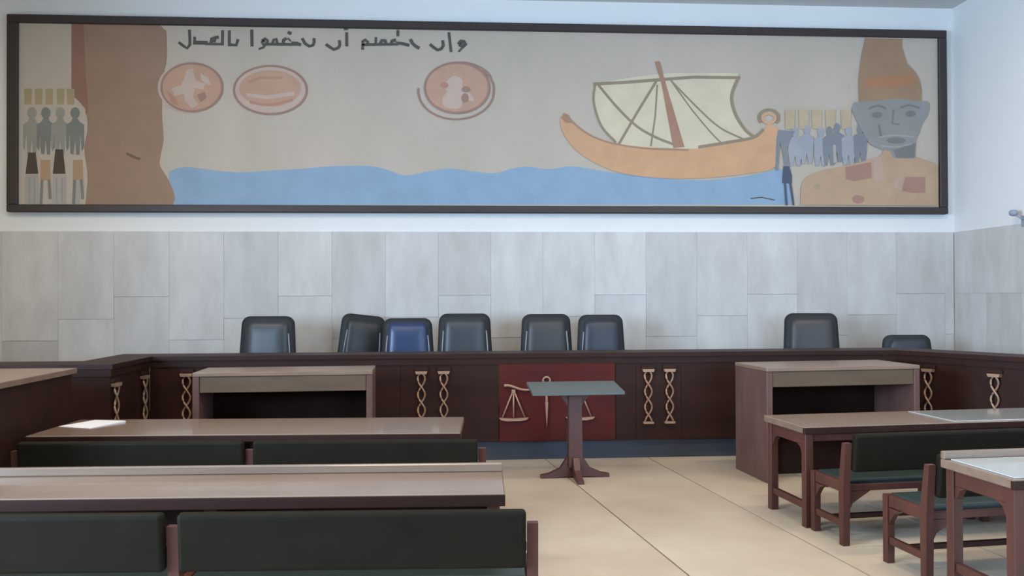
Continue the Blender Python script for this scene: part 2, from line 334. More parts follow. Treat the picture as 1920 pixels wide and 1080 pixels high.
# ------------------------------------------------------------------ long tables
def table(x, y, rz, L_, W, H, label, panel=True, leg=.062, edge=.05, near=.02, lip=0, refl_span=None):
    t = tag(empty('long_table', (x, y, 0), rz), label, 'table', 'long tables for the parties')
    MB().box(0, L_, 0, W, H-edge, H, .005).build('table_top', TABLE, t)
    MB().box(-.002, L_+.002, -.004, .02, H-edge-.002, H-.006, .003).build('front_edge', WOOD, t)  # near edge of the top, its shade put into the dark colour
    if refl_span: MB().box(refl_span[0], refl_span[1], .03, W-.05, H+.0005, H+.006, .002).build('glass_sheet', REFL, t)  # pale slab laid on where the top reflects brightly
    if lip: MB().box(0, L_, W-.035, W, H+.0005, H+lip, .005).build('rear_lip', TABLE, t)
    n = 3 if L_ > 2 else 2
    xs = [.02+(L_-.04-leg)*k/(n-1) for k in range(n)]
    for a in xs:
        for b in (near, W-.02-leg):
            l = MB().box(a, a+leg, b, b+leg, 0, H-edge-.001).build('leg', LEG, t)
            s = 1 if b < W/2 else -1; e = b+leg if s > 0 else b
            MB().slabx([(e, H-edge-.16), (e, H-edge-.09), (e+s*.085, H-edge-.09), (e+s*.04, H-edge-.11), (e+s*.012, H-edge-.16)], a+.012, a+leg-.012).build('bracket', LEG, l)
        MB().box(a+.01, a+leg-.01, near+leg+.001, W-.02-leg-.001, H-edge-.09, H-edge-.001).build('end_rail', LEG, t)
        MB().box(a+.012, a+leg-.012, near+leg+.001, W-.02-leg-.001, .125, .175).build('stretcher', LEG, t)
    if panel:
        for a, b in zip(xs, xs[1:]): MB().box(a+leg+.001, b-.001, W-.055, W-.03, .27, H-edge-.001).build('modesty_panel', WOOD, t)
        for a, b in zip(xs, xs[1:]): MB().box(a+leg+.001, b-.001, near+.01, near+.035, H-edge-.06, H-edge-.001).build('front_rail', LEG, t)
    return t
table(-2.95, 6.09, R(-2.5), 2.99, .78, .73, 'long table with a sheet of paper on its left end', near=.26)
table(-2.73, 4.215, R(-2), 2.97, .54, .73, 'glossy long table between the two left leather benches', near=.26, lip=.045, edge=.06)
table(2.50, 5.98, R(5.5), 2.7, .64, .73, 'long table on the right in front of the clerk desk', refl_span=(1.22, 2.66))
table(2.80, 4.12, R(4.5), 2.4, .575, .745, 'nearest table at the lower right with a reflective top', panel=False, lip=.045, refl_span=(.03, 2.37))
pp = MB().add([(-.15, -.17, 0), (.15, -.17, 0), (.15, .17, 0), (-.15, .17, 0), (-.15, -.17, .003), (.15, -.17, .003), (.15, .17, .012), (-.15, .17, .004)], [(3, 2, 1, 0), (4, 5, 6, 7), (0, 1, 5, 4), (1, 2, 6, 5), (2, 3, 7, 6), (3, 0, 4, 7)]).build('paper_sheet', PAPER)
pp.location = (-2.71, 6.6, .7305); pp.rotation_euler.z = R(-24)
tag(pp, 'white sheet of paper lying on the long table', 'paper')

# ------------------------------------------------------------------ leather benches
def bench(x, y, rz, mods, ml, label):                            # origin: back left corner; y towards the judges
    t = tag(empty('leather_bench', (x, y, 0), rz), label, 'bench', 'low leather benches facing the judges')
    pw = .048; L_ = mods*(ml+pw)+pw; xs = [k*(ml+pw) for k in range(mods+1)]
    for a in xs:
        MB().slabx([(.02, 0), (.068, 0), (.075, .4), (.03, .69), (-.012, .69), (.012, .4)], a, a+pw).build('back_post', LEG, t)
        f = MB().slabx([(.39, 0), (.438, 0), (.44, .425), (.385, .425)], a, a+pw).build('front_leg', LEG, t)
        MB().slabx([(.385, .24), (.385, .35), (.27, .35), (.33, .32), (.37, .27)], a+.008, a+pw-.008).build('bracket', LEG, f)
        MB().box(a+.004, a+pw-.004, .077, .384, .355, .425).build('side_rail', LEG, t)
        MB().box(a+.008, a+pw-.008, .07, .388, .12, .165).build('side_stretcher', LEG, t)
    for a in xs[:-1]:
        c0, c1 = a+pw+.002, a+pw+ml-.002
        MB().box(c0, c1, .09, .445, .385, .43, .015).build('seat_cushion', SEATL, t)
        b = MB().box(c0+.004, c1-.004, -.028, .028, .50, .757, .018).build('back_cushion', LEATHER, t); b.rotation_euler.x = R(6); b.location = (0, .055+.0, 0)
        MB().box(c0, c1, .02, .05, .56, .60).build('back_rail', LEG, t)
        MB().box(c0, c1, .385, .415, .31, .384).build('front_rail', LEG, t)
        m = MB().box(c0, c1, .035, .06, .36, .404); m.slab([(c0, .22), (c0+.03, .28), (c0+.16, .36), (c0, .36)], .035, .06).slab([(c1, .22), (c1-.03, .28), (c1-.16, .36), (c1, .36)], .035, .06); m.build('rear_rail', LEG, t)
        MB().box(c0, c1, .22, .25, .125, .16).build('long_stretcher', WOOD, t)
    return t
bench(-2.86, 5.73, R(-3), 2, 1.46, 'dark leather bench behind the table with the paper')
bench(-2.80, 3.86, R(-2.5), 2, 1.51, 'nearest dark leather bench at the lower left')
bench(2.585, 5.53, R(6), 2, 1.3, 'green leather bench in front of the right long table')
bench(2.735, 4.79, R(6), 2, 1.2, 'green leather bench just beyond the nearest right table')

# ------------------------------------------------------------------ wall fixture
wf = tag(empty('wall_fixture', (6.478, 9.28, 2.52)), 'small grey bracket fixture on the right wall', 'fixture')
MB().box(-.02, 0, -.05, .05, -.07, .05).build('wall_plate', GREYF, wf)
MB().tube([(-.01, 0, 0), (-.06, .02, .04), (-.09, .05, .07)], .012, 8).build('arm', GREYF, wf, True)
MB().lathe([(.02, 0), (.045, .015), (.05, .05), (.03, .07)], 14).build('lamp_head', GREYF, wf, True).location = (-.10, .06, .05)

# ------------------------------------------------------------------ mural
mu = tag(empty('mural', (.505, YB-.021, 2.70)), 'long framed mural of a sailing ship, coins and Arabic lettering', 'mural')
MX0, MX1, MZ0, MZ1 = -5.36, 6.365, 2.715, 5.095
L(MB().box(MX0+.05, MX1-.05, 10.646, 10.69, MZ0+.05, MZ1-.05, 0).build('canvas', CANVAS, mu), mu)
fw = .097
for nm, b in (('frame_bar', (MX0, MX1, MZ1-fw, MZ1)), ('frame_bar', (MX0, MX1, MZ0, MZ0+.09)), ('frame_bar', (MX0, MX0+.125, MZ0+.09, MZ1-fw)), ('frame_bar', (MX1-.105, MX1, MZ0+.09, MZ1-fw))):
    L(MB().box(b[0], b[1], 10.6, 10.695, b[2], b[3], .008).build(nm, FRAME, mu), mu)
PAL = dict(sea=(142, 167, 190), ink=(84, 81, 74), profile=(154, 126, 106), profile_red=(146, 108, 92), profile_dark=(116, 92, 78), straw=(170, 153, 118), straw_pale=(188, 168, 140), fig_pale=(152, 148, 138), fig_grey=(126, 128, 122), robe=(80, 70, 58), robe_blue=(78, 86, 102), pale=(172, 166, 158), skin=(176, 144, 116),
  coin=(190, 152, 130), coin_pale=(196, 172, 158), coin_dark=(158, 126, 112), coin_red=(182, 136, 118), sail=(212, 200, 172), rope=(150, 134, 112), hull=(206, 162, 124), hull_dark=(170, 132, 108), mast=(168, 128, 106), blue_pale=(158, 162, 168), blue_grey=(128, 132, 138), tan=(186, 156, 128), tan_red=(166, 128, 112), tan_pale=(188, 160, 142), hat=(160, 130, 102), hat_red=(174, 124, 92), face=(146, 143, 140), face_dark=(124, 122, 120), face_light=(162, 158, 154))
MURAL=[
('painted_sea#0','sea','P',[(-3.474,3.211),(-3.432,3.229),(-3.392,3.247),(-3.348,3.263),(-3.290,3.271),(-3.213,3.268),(-3.123,3.258),(-3.029,3.245),(-2.939,3.234),(-2.860,3.226),(-2.785,3.218),(-2.708,3.212),(-2.619,3.210),(-2.513,3.213),(-2.394,3.221),(-2.276,3.231),(-2.169,3.239),(-2.079,3.244),(-1.999,3.250),(-1.924,3.255),(-1.846,3.260),(-1.768,3.267),(-1.692,3.275),(-1.611,3.283),(-1.521,3.289),(-1.411,3.294),(-1.287,3.298),(-1.166,3.300),(-1.064,3.298),(-0.991,3.291),(-0.935,3.281),(-0.887,3.268),(-0.835,3.253),(-0.778,3.234),(-0.722,3.212),(-0.665,3.192),(-0.605,3.182),(-0.542,3.185),(-0.476,3.199),(-0.408,3.215),(-0.341,3.230),(-0.275,3.242),(-0.209,3.255),(-0.143,3.265),(-0.077,3.271),(-0.011,3.270),(0.054,3.263),(0.120,3.254),(0.189,3.246),(0.263,3.236),(0.340,3.225),(0.417,3.216),(0.488,3.214),(0.552,3.224),(0.611,3.242),(0.668,3.261),(0.722,3.276),(0.773,3.285),(0.821,3.292),(0.869,3.296),(0.924,3.297),(0.986,3.293),(1.054,3.284),(1.123,3.275),(1.192,3.272),(1.260,3.278),(1.327,3.290),(1.395,3.302),(1.462,3.307),(1.528,3.304),(1.593,3.297),(1.660,3.286),(1.733,3.275),(1.798,3.264),(1.860,3.252),(1.942,3.239),(2.072,3.223),(2.274,3.202),(2.528,3.175),(2.794,3.152),(3.030,3.141),(3.229,3.144),(3.412,3.159),(3.577,3.179),(3.722,3.199),(3.844,3.220),(3.945,3.244),(4.030,3.267),(4.106,3.283),(4.169,3.289),(4.218,3.288),(4.262,3.285),(4.308,3.284),(4.305,2.833),(-3.461,2.808)],0),
('painted_signature#0','ink','L',[(3.776,2.913),(3.915,2.927),(4.082,2.893)],0.0147),
('painted_profile#0','profile','P',[(-4.622,5.011),(-3.601,5.022),(-3.499,4.932),(-3.493,4.854),(-3.492,4.789),(-3.490,4.724),(-3.490,4.658),(-3.493,4.593),(-3.501,4.531),(-3.514,4.472),(-3.527,4.408),(-3.537,4.331),(-3.543,4.234),(-3.548,4.121),(-3.550,4.008),(-3.550,3.908),(-3.546,3.823),(-3.539,3.746),(-3.533,3.677),(-3.531,3.615),(-3.536,3.560),(-3.545,3.514),(-3.555,3.472),(-3.563,3.432),(-3.569,3.393),(-3.576,3.357),(-3.579,3.323),(-3.575,3.289),(-3.562,3.256),(-3.542,3.223),(-3.520,3.191),(-3.499,3.159),(-3.482,3.127),(-3.465,3.094),(-3.450,3.062),(-3.436,3.029),(-3.423,2.996),(-3.411,2.962),(-3.402,2.929),(-3.398,2.899),(-3.400,2.874),(-3.407,2.851),(-3.416,2.830),(-3.423,2.808),(-4.457,2.805),(-4.457,2.805),(-4.449,2.893),(-4.441,2.981),(-4.434,3.069),(-4.432,3.154),(-4.439,3.238),(-4.452,3.321),(-4.464,3.402),(-4.470,3.477),(-4.465,3.547),(-4.452,3.613),(-4.439,3.676),(-4.433,3.737),(-4.433,3.799),(-4.438,3.860),(-4.447,3.916),(-4.458,3.963),(-4.473,3.997),(-4.492,4.021),(-4.512,4.040),(-4.533,4.059),(-4.554,4.080),(-4.576,4.099),(-4.599,4.117),(-4.621,4.136)],0),
('painted_profile#0','profile_red','P',[(-4.622,5.011),(-4.484,5.013),(-4.471,4.903),(-4.468,4.806),(-4.465,4.708),(-4.462,4.611),(-4.458,4.514),(-4.452,4.411),(-4.446,4.305),(-4.439,4.207),(-4.433,4.125),(-4.428,4.067),(-4.423,4.024),(-4.420,3.992),(-4.420,3.963),(-4.426,3.940),(-4.436,3.925),(-4.447,3.912),(-4.458,3.898),(-4.458,3.963),(-4.482,3.996),(-4.507,4.029),(-4.533,4.059),(-4.561,4.086),(-4.591,4.111),(-4.621,4.136)],0),
('painted_profile#0','profile_dark','L',[(-3.967,3.429),(-3.942,3.416),(-3.917,3.403),(-3.892,3.391),(-3.866,3.381),(-3.841,3.373),(-3.816,3.365)],0.0334),
('painted_headdress#1','straw','P',[(-5.176,4.207),(-5.082,4.208),(-5.088,4.014),(-5.169,4.014)],0),
('painted_headdress#2','straw','P',[(-5.051,4.208),(-4.958,4.210),(-4.964,4.016),(-5.045,4.015)],0),
('painted_headdress#3','straw','P',[(-4.927,4.210),(-4.833,4.211),(-4.839,4.017),(-4.920,4.016)],0),
('painted_headdress#4','straw','P',[(-4.796,4.212),(-4.702,4.213),(-4.708,4.019),(-4.789,4.018)],0),
('painted_headdress#5','straw','P',[(-4.677,4.213),(-4.583,4.214),(-4.589,4.020),(-4.671,4.019)],0),
('painted_person#6','fig_pale','P',[(-5.026,3.912),(-5.030,3.885),(-5.042,3.861),(-5.061,3.846),(-5.082,3.840),(-5.103,3.845),(-5.122,3.861),(-5.134,3.884),(-5.138,3.911),(-5.134,3.938),(-5.122,3.961),(-5.104,3.977),(-5.082,3.982),(-5.061,3.977),(-5.043,3.962),(-5.030,3.939)],0),
('painted_person#6','fig_pale','P',[(-5.187,3.768),(-5.132,3.808),(-5.107,3.859),(-5.057,3.860),(-5.032,3.809),(-4.976,3.770),(-4.976,3.499),(-5.007,3.448),(-5.020,3.667),(-5.032,3.409),(-5.069,3.408),(-5.082,3.589),(-5.100,3.408),(-5.137,3.421),(-5.144,3.666),(-5.168,3.459),(-5.187,3.498)],0),
('painted_person#7','fig_grey','P',[(-4.864,3.914),(-4.868,3.886),(-4.881,3.863),(-4.899,3.848),(-4.920,3.842),(-4.942,3.847),(-4.960,3.862),(-4.972,3.885),(-4.976,3.912),(-4.972,3.940),(-4.960,3.963),(-4.942,3.978),(-4.920,3.984),(-4.899,3.979),(-4.881,3.964),(-4.868,3.941)],0),
('painted_person#7','fig_grey','P',[(-5.026,3.770),(-4.970,3.809),(-4.945,3.861),(-4.895,3.862),(-4.870,3.810),(-4.814,3.772),(-4.814,3.501),(-4.845,3.449),(-4.858,3.668),(-4.870,3.410),(-4.907,3.410),(-4.920,3.590),(-4.938,3.409),(-4.976,3.422),(-4.982,3.667),(-5.007,3.460),(-5.026,3.499)],0),
('painted_person#8','fig_pale','P',[(-4.696,3.915),(-4.700,3.888),(-4.712,3.865),(-4.730,3.849),(-4.752,3.844),(-4.773,3.849),(-4.792,3.864),(-4.804,3.887),(-4.808,3.914),(-4.804,3.941),(-4.792,3.965),(-4.773,3.980),(-4.752,3.986),(-4.730,3.981),(-4.712,3.965),(-4.700,3.942)],0),
('painted_person#8','fig_pale','P',[(-4.858,3.771),(-4.802,3.811),(-4.777,3.863),(-4.727,3.863),(-4.702,3.812),(-4.646,3.774),(-4.645,3.502),(-4.677,3.450),(-4.689,3.670),(-4.701,3.411),(-4.739,3.411),(-4.752,3.592),(-4.770,3.411),(-4.808,3.423),(-4.814,3.669),(-4.839,3.462),(-4.858,3.500)],0),
('painted_person#9','fig_grey','P',[(-4.520,3.917),(-4.525,3.890),(-4.537,3.867),(-4.555,3.851),(-4.577,3.845),(-4.598,3.851),(-4.617,3.866),(-4.629,3.889),(-4.633,3.916),(-4.629,3.943),(-4.617,3.966),(-4.598,3.982),(-4.577,3.988),(-4.555,3.983),(-4.537,3.967),(-4.525,3.944)],0),
('painted_person#9','fig_grey','P',[(-4.683,3.773),(-4.627,3.812),(-4.602,3.864),(-4.552,3.865),(-4.527,3.813),(-4.470,3.775),(-4.470,3.503),(-4.501,3.451),(-4.514,3.671),(-4.526,3.412),(-4.564,3.412),(-4.577,3.593),(-4.595,3.412),(-4.633,3.424),(-4.639,3.670),(-4.664,3.463),(-4.683,3.502)],0),
('painted_robe#10','robe','P',[(-5.125,3.434),(-5.038,3.434),(-5.007,3.177),(-5.156,3.176)],0),
('painted_skirt#10','pale','P',[(-5.156,3.163),(-5.007,3.164),(-5.000,2.816),(-5.161,2.816)],0),
('painted_skirt#10','fig_pale','L',[(-5.112,3.125),(-5.112,2.829)],0.0134),
('painted_skirt#10','fig_pale','L',[(-5.050,3.125),(-5.050,2.829)],0.0134),
('painted_robe#11','robe','P',[(-4.808,3.475),(-4.720,3.476),(-4.689,3.179),(-4.838,3.178)],0),
('painted_skirt#11','pale','P',[(-4.838,3.165),(-4.689,3.166),(-4.682,2.817),(-4.844,2.817)],0),
('painted_skirt#11','fig_pale','L',[(-4.795,3.126),(-4.795,2.830)],0.0134),
('painted_skirt#11','fig_pale','L',[(-4.732,3.127),(-4.732,2.830)],0.0134),
('painted_person#12','skin','P',[(-4.982,3.345),(-4.870,3.345),(-4.863,3.100),(-4.982,3.100)],0),
('painted_person#12','fig_grey','L',[(-4.963,3.100),(-4.975,2.823)],0.0334),
('painted_person#12','fig_grey','L',[(-4.882,3.100),(-4.869,2.881)],0.0334),
('painted_person#13','skin','P',[(-4.601,3.347),(-4.489,3.348),(-4.482,3.102),(-4.601,3.102)],0),
('painted_person#13','fig_grey','L',[(-4.582,3.102),(-4.595,2.824)],0.0334),
('painted_person#13','fig_grey','L',[(-4.501,3.102),(-4.488,2.882)],0.0334),
('painted_skirt#13','pale','P',[(-4.557,3.089),(-4.520,3.089),(-4.526,2.818),(-4.570,2.817)],0),
('painted_letter#15','ink','L',[(-3.224,4.943),(-3.219,4.845),(-3.219,4.767),(-3.251,4.723),(-3.289,4.746),(-3.346,4.791)],0.0334),
('painted_letter#16','ink','L',[(-3.162,4.859),(-3.160,4.794)],0.0334),
('painted_letter#16','ink','L',[(-3.168,4.794),(-3.015,4.793)],0.0468),
('painted_letter#16','ink','L',[(-3.028,4.780),(-2.823,4.780)],0.0301),
('painted_letter#16','ink','L',[(-2.964,4.797),(-2.957,4.843),(-2.913,4.860),(-2.881,4.864)],0.0401),
('painted_letter#16','ink','L',[(-2.913,4.864),(-2.925,4.811)],0.0334),
('painted_letter#16','ink','L',[(-2.826,4.944),(-2.829,4.773)],0.0347),
('painted_letter#17','ink','L',[(-2.746,4.942),(-2.746,4.768)],0.0347),
('painted_letter#17','ink','L',[(-2.746,4.774),(-2.663,4.772),(-2.643,4.835)],0.0367),
('painted_letter#18','ink','L',[(-2.476,4.956),(-2.473,4.766)],0.0367),
('painted_letter#19','ink','L',[(-2.347,4.833),(-2.315,4.857),(-2.283,4.834),(-2.296,4.788),(-2.335,4.781),(-2.354,4.814),(-2.322,4.827)],0.0334),
('painted_letter#19','ink','L',[(-2.309,4.781),(-2.335,4.748),(-2.386,4.728)],0.0267),
('painted_letter#19','ink','L',[(-2.315,4.788),(-1.908,4.791)],0.0334),
('painted_letter#19','ink','L',[(-2.225,4.796),(-2.212,4.842),(-2.180,4.856),(-2.167,4.797)],0.0334),
('painted_letter#19','ink','L',[(-2.096,4.798),(-2.089,4.844),(-2.063,4.858)],0.0401),
('painted_letter#19','ink','L',[(-2.005,4.832),(-2.037,4.865)],0.02),
('painted_letter#19','ink','L',[(-1.986,4.806),(-1.934,4.807),(-1.888,4.788)],0.0401),
('painted_letter#19','ink','L',[(-1.862,4.861),(-1.830,4.802),(-1.778,4.770),(-1.733,4.784),(-1.720,4.817),(-1.720,4.863)],0.0367),
('painted_letter#20','ink','L',[(-2.031,4.937),(-2.005,4.925)],0.0401),
('painted_letter#21','ink','L',[(-1.570,4.793),(-1.531,4.767),(-1.479,4.735),(-1.427,4.756),(-1.407,4.789),(-1.410,4.842)],0.0367),
('painted_letter#22','ink','L',[(-1.322,4.943),(-1.322,4.784)],0.0347),
('painted_letter#23','ink','L',[(-1.348,4.992),(-1.315,4.996)],0.0334),
('painted_letter#24','ink','L',[(-1.120,4.800),(-1.126,4.840),(-1.093,4.860),(-1.061,4.834),(-1.080,4.801),(-1.126,4.793),(-1.126,4.747)],0.0367),
('painted_letter#24','ink','L',[(-1.087,4.801),(-0.699,4.813)],0.0334),
('painted_letter#24','ink','L',[(-0.962,4.889),(-0.969,4.803)],0.0301),
('painted_letter#24','ink','L',[(-0.910,4.817),(-0.890,4.857),(-0.851,4.857),(-0.838,4.811)],0.0401),
('painted_letter#24','ink','L',[(-0.778,4.812),(-0.765,4.852),(-0.726,4.863)],0.0401),
('painted_letter#24','ink','L',[(-0.706,4.827),(-0.634,4.821),(-0.561,4.802)],0.0401),
('painted_letter#24','ink','L',[(-0.535,4.869),(-0.515,4.830),(-0.482,4.797),(-0.436,4.771)],0.0401),
('painted_letter#25','ink','L',[(-0.692,4.980),(-0.693,4.920)],0.0334),
('painted_letter#26','ink','L',[(-0.290,4.813),(-0.251,4.781),(-0.204,4.748),(-0.158,4.762),(-0.131,4.802),(-0.138,4.862)],0.0367),
('painted_letter#27','ink','L',[(-0.061,4.964),(-0.048,4.844),(-0.035,4.731)],0.0321),
('painted_letter#28','ink','L',[(0.061,4.832),(0.088,4.866),(0.128,4.860),(0.148,4.827),(0.114,4.793),(0.074,4.806),(0.101,4.833)],0.0401),
('painted_letter#28','ink','L',[(0.114,4.793),(0.061,4.732)],0.0234),
('painted_coin#29','coin_pale','P',[(-2.823,4.249),(-2.829,4.194),(-2.847,4.141),(-2.876,4.091),(-2.915,4.046),(-2.963,4.007),(-3.019,3.975),(-3.080,3.951),(-3.146,3.936),(-3.213,3.931),(-3.281,3.935),(-3.346,3.948),(-3.407,3.971),(-3.462,4.001),(-3.510,4.039),(-3.549,4.084),(-3.577,4.133),(-3.595,4.185),(-3.601,4.239),(-3.595,4.294),(-3.577,4.347),(-3.549,4.396),(-3.510,4.442),(-3.462,4.481),(-3.407,4.513),(-3.346,4.537),(-3.280,4.552),(-3.213,4.558),(-3.145,4.554),(-3.080,4.541),(-3.018,4.519),(-2.963,4.488),(-2.915,4.450),(-2.876,4.406),(-2.847,4.356),(-2.829,4.304)],0),
('painted_coin#29','coin','P',[(-2.836,4.249),(-2.842,4.199),(-2.858,4.150),(-2.884,4.104),(-2.920,4.063),(-2.964,4.027),(-3.015,3.997),(-3.072,3.976),(-3.132,3.962),(-3.194,3.957),(-3.256,3.961),(-3.316,3.973),(-3.372,3.994),(-3.423,4.022),(-3.467,4.057),(-3.502,4.097),(-3.529,4.142),(-3.545,4.190),(-3.550,4.240),(-3.545,4.290),(-3.528,4.338),(-3.502,4.384),(-3.467,4.426),(-3.423,4.462),(-3.372,4.491),(-3.316,4.513),(-3.256,4.527),(-3.194,4.532),(-3.132,4.528),(-3.072,4.516),(-3.015,4.496),(-2.964,4.468),(-2.920,4.433),(-2.884,4.392),(-2.858,4.347),(-2.842,4.299)],0),
('painted_coin#29','coin_dark','L',[(-2.830,4.249),(-2.834,4.203),(-2.848,4.158),(-2.870,4.115),(-2.900,4.075),(-2.937,4.039),(-2.980,4.009),(-3.029,3.984),(-3.082,3.966),(-3.137,3.955),(-3.194,3.950),(-3.251,3.954),(-3.306,3.964),(-3.359,3.981),(-3.407,4.004),(-3.450,4.034),(-3.487,4.068),(-3.517,4.107),(-3.539,4.149),(-3.552,4.194),(-3.556,4.240),(-3.552,4.286),(-3.539,4.331),(-3.517,4.374),(-3.487,4.413),(-3.450,4.449),(-3.407,4.479),(-3.359,4.504),(-3.306,4.523),(-3.251,4.534),(-3.194,4.539),(-3.137,4.536),(-3.081,4.526),(-3.029,4.509),(-2.980,4.485),(-2.936,4.456),(-2.899,4.421),(-2.869,4.382),(-2.848,4.340),(-2.834,4.295),(-2.830,4.249)],0.0267),
('painted_coin#29','coin_pale','P',[(-3.257,4.453),(-3.181,4.480),(-3.156,4.336),(-3.034,4.286),(-3.066,4.220),(-3.156,4.238),(-3.181,4.127),(-3.117,4.036),(-3.194,3.983),(-3.270,4.074),(-3.289,4.165),(-3.398,4.138),(-3.436,4.228),(-3.321,4.269),(-3.283,4.361)],0),
('painted_coin#29','coin_pale','P',[(-3.092,4.416),(-3.002,4.365),(-2.964,4.273),(-3.015,4.286),(-3.079,4.337)],0),
('painted_coin#29','coin_dark','P',[(-3.130,4.154),(-3.041,4.194),(-3.015,4.116),(-3.092,4.063)],0),
('painted_coin#29','coin_red','P',[(-3.499,4.215),(-3.385,4.112),(-3.347,4.008),(-3.436,4.046)],0),
('painted_coin#30','coin_pale','P',[(-1.799,4.229),(-1.806,4.176),(-1.826,4.125),(-1.860,4.077),(-1.905,4.033),(-1.961,3.995),(-2.026,3.964),(-2.097,3.941),(-2.173,3.926),(-2.252,3.921),(-2.330,3.925),(-2.406,3.938),(-2.477,3.959),(-2.541,3.989),(-2.597,4.025),(-2.642,4.068),(-2.675,4.115),(-2.695,4.166),(-2.702,4.218),(-2.695,4.270),(-2.674,4.321),(-2.641,4.369),(-2.596,4.413),(-2.541,4.451),(-2.477,4.482),(-2.405,4.505),(-2.329,4.520),(-2.251,4.526),(-2.173,4.522),(-2.096,4.510),(-2.025,4.488),(-1.960,4.459),(-1.904,4.422),(-1.859,4.380),(-1.826,4.332),(-1.805,4.281)],0),
('painted_coin#30','coin','P',[(-1.876,4.248),(-1.882,4.209),(-1.899,4.171),(-1.927,4.135),(-1.964,4.103),(-2.011,4.075),(-2.064,4.052),(-2.124,4.034),(-2.187,4.024),(-2.252,4.020),(-2.317,4.022),(-2.380,4.032),(-2.438,4.047),(-2.492,4.069),(-2.538,4.096),(-2.575,4.128),(-2.602,4.162),(-2.619,4.200),(-2.625,4.238),(-2.619,4.277),(-2.602,4.315),(-2.575,4.351),(-2.537,4.383),(-2.491,4.411),(-2.438,4.434),(-2.379,4.451),(-2.316,4.462),(-2.251,4.467),(-2.186,4.464),(-2.123,4.455),(-2.064,4.439),(-2.010,4.417),(-1.964,4.390),(-1.927,4.359),(-1.899,4.324),(-1.882,4.286)],0),
('painted_coin#30','coin_dark','L',[(-1.812,4.229),(-1.817,4.182),(-1.833,4.137),(-1.860,4.093),(-1.896,4.053),(-1.941,4.018),(-1.994,3.987),(-2.052,3.962),(-2.116,3.943),(-2.183,3.932),(-2.252,3.928),(-2.320,3.931),(-2.387,3.941),(-2.451,3.958),(-2.509,3.981),(-2.561,4.011),(-2.606,4.046),(-2.641,4.085),(-2.668,4.127),(-2.683,4.172),(-2.689,4.218),(-2.683,4.264),(-2.667,4.309),(-2.641,4.352),(-2.605,4.392),(-2.561,4.428),(-2.509,4.459),(-2.450,4.484),(-2.387,4.503),(-2.320,4.515),(-2.251,4.519),(-2.182,4.516),(-2.115,4.507),(-2.052,4.490),(-1.993,4.466),(-1.940,4.437),(-1.895,4.402),(-1.859,4.363),(-1.833,4.320),(-1.817,4.275),(-1.812,4.229)],0.0267),
('painted_coin#30','coin_pale','P',[(-2.541,4.180),(-2.297,4.157),(-1.961,4.207),(-1.961,4.161),(-2.264,4.111),(-2.528,4.135)],0),
('painted_coin#30','coin_red','L',[(-2.490,4.069),(-2.453,4.063),(-2.417,4.056),(-2.381,4.049),(-2.344,4.042),(-2.305,4.039),(-2.265,4.039),(-2.221,4.044),(-2.176,4.053),(-2.129,4.064),(-2.081,4.077),(-2.034,4.090),(-1.987,4.101)],0.0334),
('painted_coin#30','coin_red','L',[(-2.502,4.319),(-2.361,4.373),(-2.103,4.376)],0.0267),
('painted_coin#31','coin_dark','L',[(0.491,4.182),(0.484,4.155),(0.473,4.129),(0.460,4.104),(0.445,4.079),(0.427,4.056),(0.406,4.033),(0.384,4.012),(0.359,3.991),(0.333,3.973),(0.304,3.956),(0.274,3.940),(0.243,3.927),(0.210,3.915),(0.177,3.905),(0.142,3.897),(0.107,3.891),(0.071,3.887),(0.035,3.885),(-0.001,3.885),(-0.037,3.887),(-0.072,3.891),(-0.107,3.897),(-0.141,3.905),(-0.174,3.916),(-0.206,3.927),(-0.236,3.941),(-0.265,3.957),(-0.293,3.974),(-0.318,3.993),(-0.341,4.013),(-0.363,4.034),(-0.382,4.057),(-0.398,4.080),(-0.413,4.105),(-0.424,4.130),(-0.433,4.156),(-0.439,4.182),(-0.443,4.209),(-0.444,4.236),(-0.442,4.263)],0.0234),
('painted_coin#31','coin_dark','L',[(0.361,4.498),(0.370,4.492),(0.378,4.486),(0.386,4.479),(0.394,4.473),(0.402,4.466),(0.409,4.459),(0.416,4.452),(0.423,4.445),(0.430,4.437),(0.436,4.430),(0.442,4.422),(0.448,4.415),(0.453,4.407),(0.458,4.399),(0.463,4.391),(0.468,4.383),(0.472,4.375),(0.476,4.367),(0.480,4.358),(0.483,4.350),(0.486,4.341),(0.489,4.333),(0.491,4.324),(0.493,4.316),(0.495,4.307),(0.496,4.299),(0.498,4.290),(0.498,4.281),(0.499,4.272),(0.499,4.264),(0.499,4.255),(0.498,4.246),(0.497,4.237),(0.496,4.229),(0.495,4.220),(0.493,4.211),(0.491,4.203),(0.488,4.194),(0.486,4.185),(0.482,4.177)],0.0234),
('painted_coin#31','coin','P',[(0.452,4.283),(0.446,4.228),(0.428,4.175),(0.398,4.125),(0.358,4.080),(0.308,4.041),(0.251,4.009),(0.188,3.985),(0.121,3.970),(0.052,3.965),(-0.017,3.969),(-0.084,3.982),(-0.147,4.005),(-0.204,4.035),(-0.253,4.073),(-0.292,4.117),(-0.321,4.167),(-0.339,4.219),(-0.345,4.273),(-0.339,4.328),(-0.321,4.380),(-0.291,4.430),(-0.251,4.476),(-0.202,4.515),(-0.145,4.547),(-0.083,4.571),(-0.015,4.586),(0.054,4.592),(0.123,4.588),(0.190,4.575),(0.253,4.553),(0.310,4.522),(0.359,4.484),(0.399,4.440),(0.429,4.390),(0.446,4.338)],0),
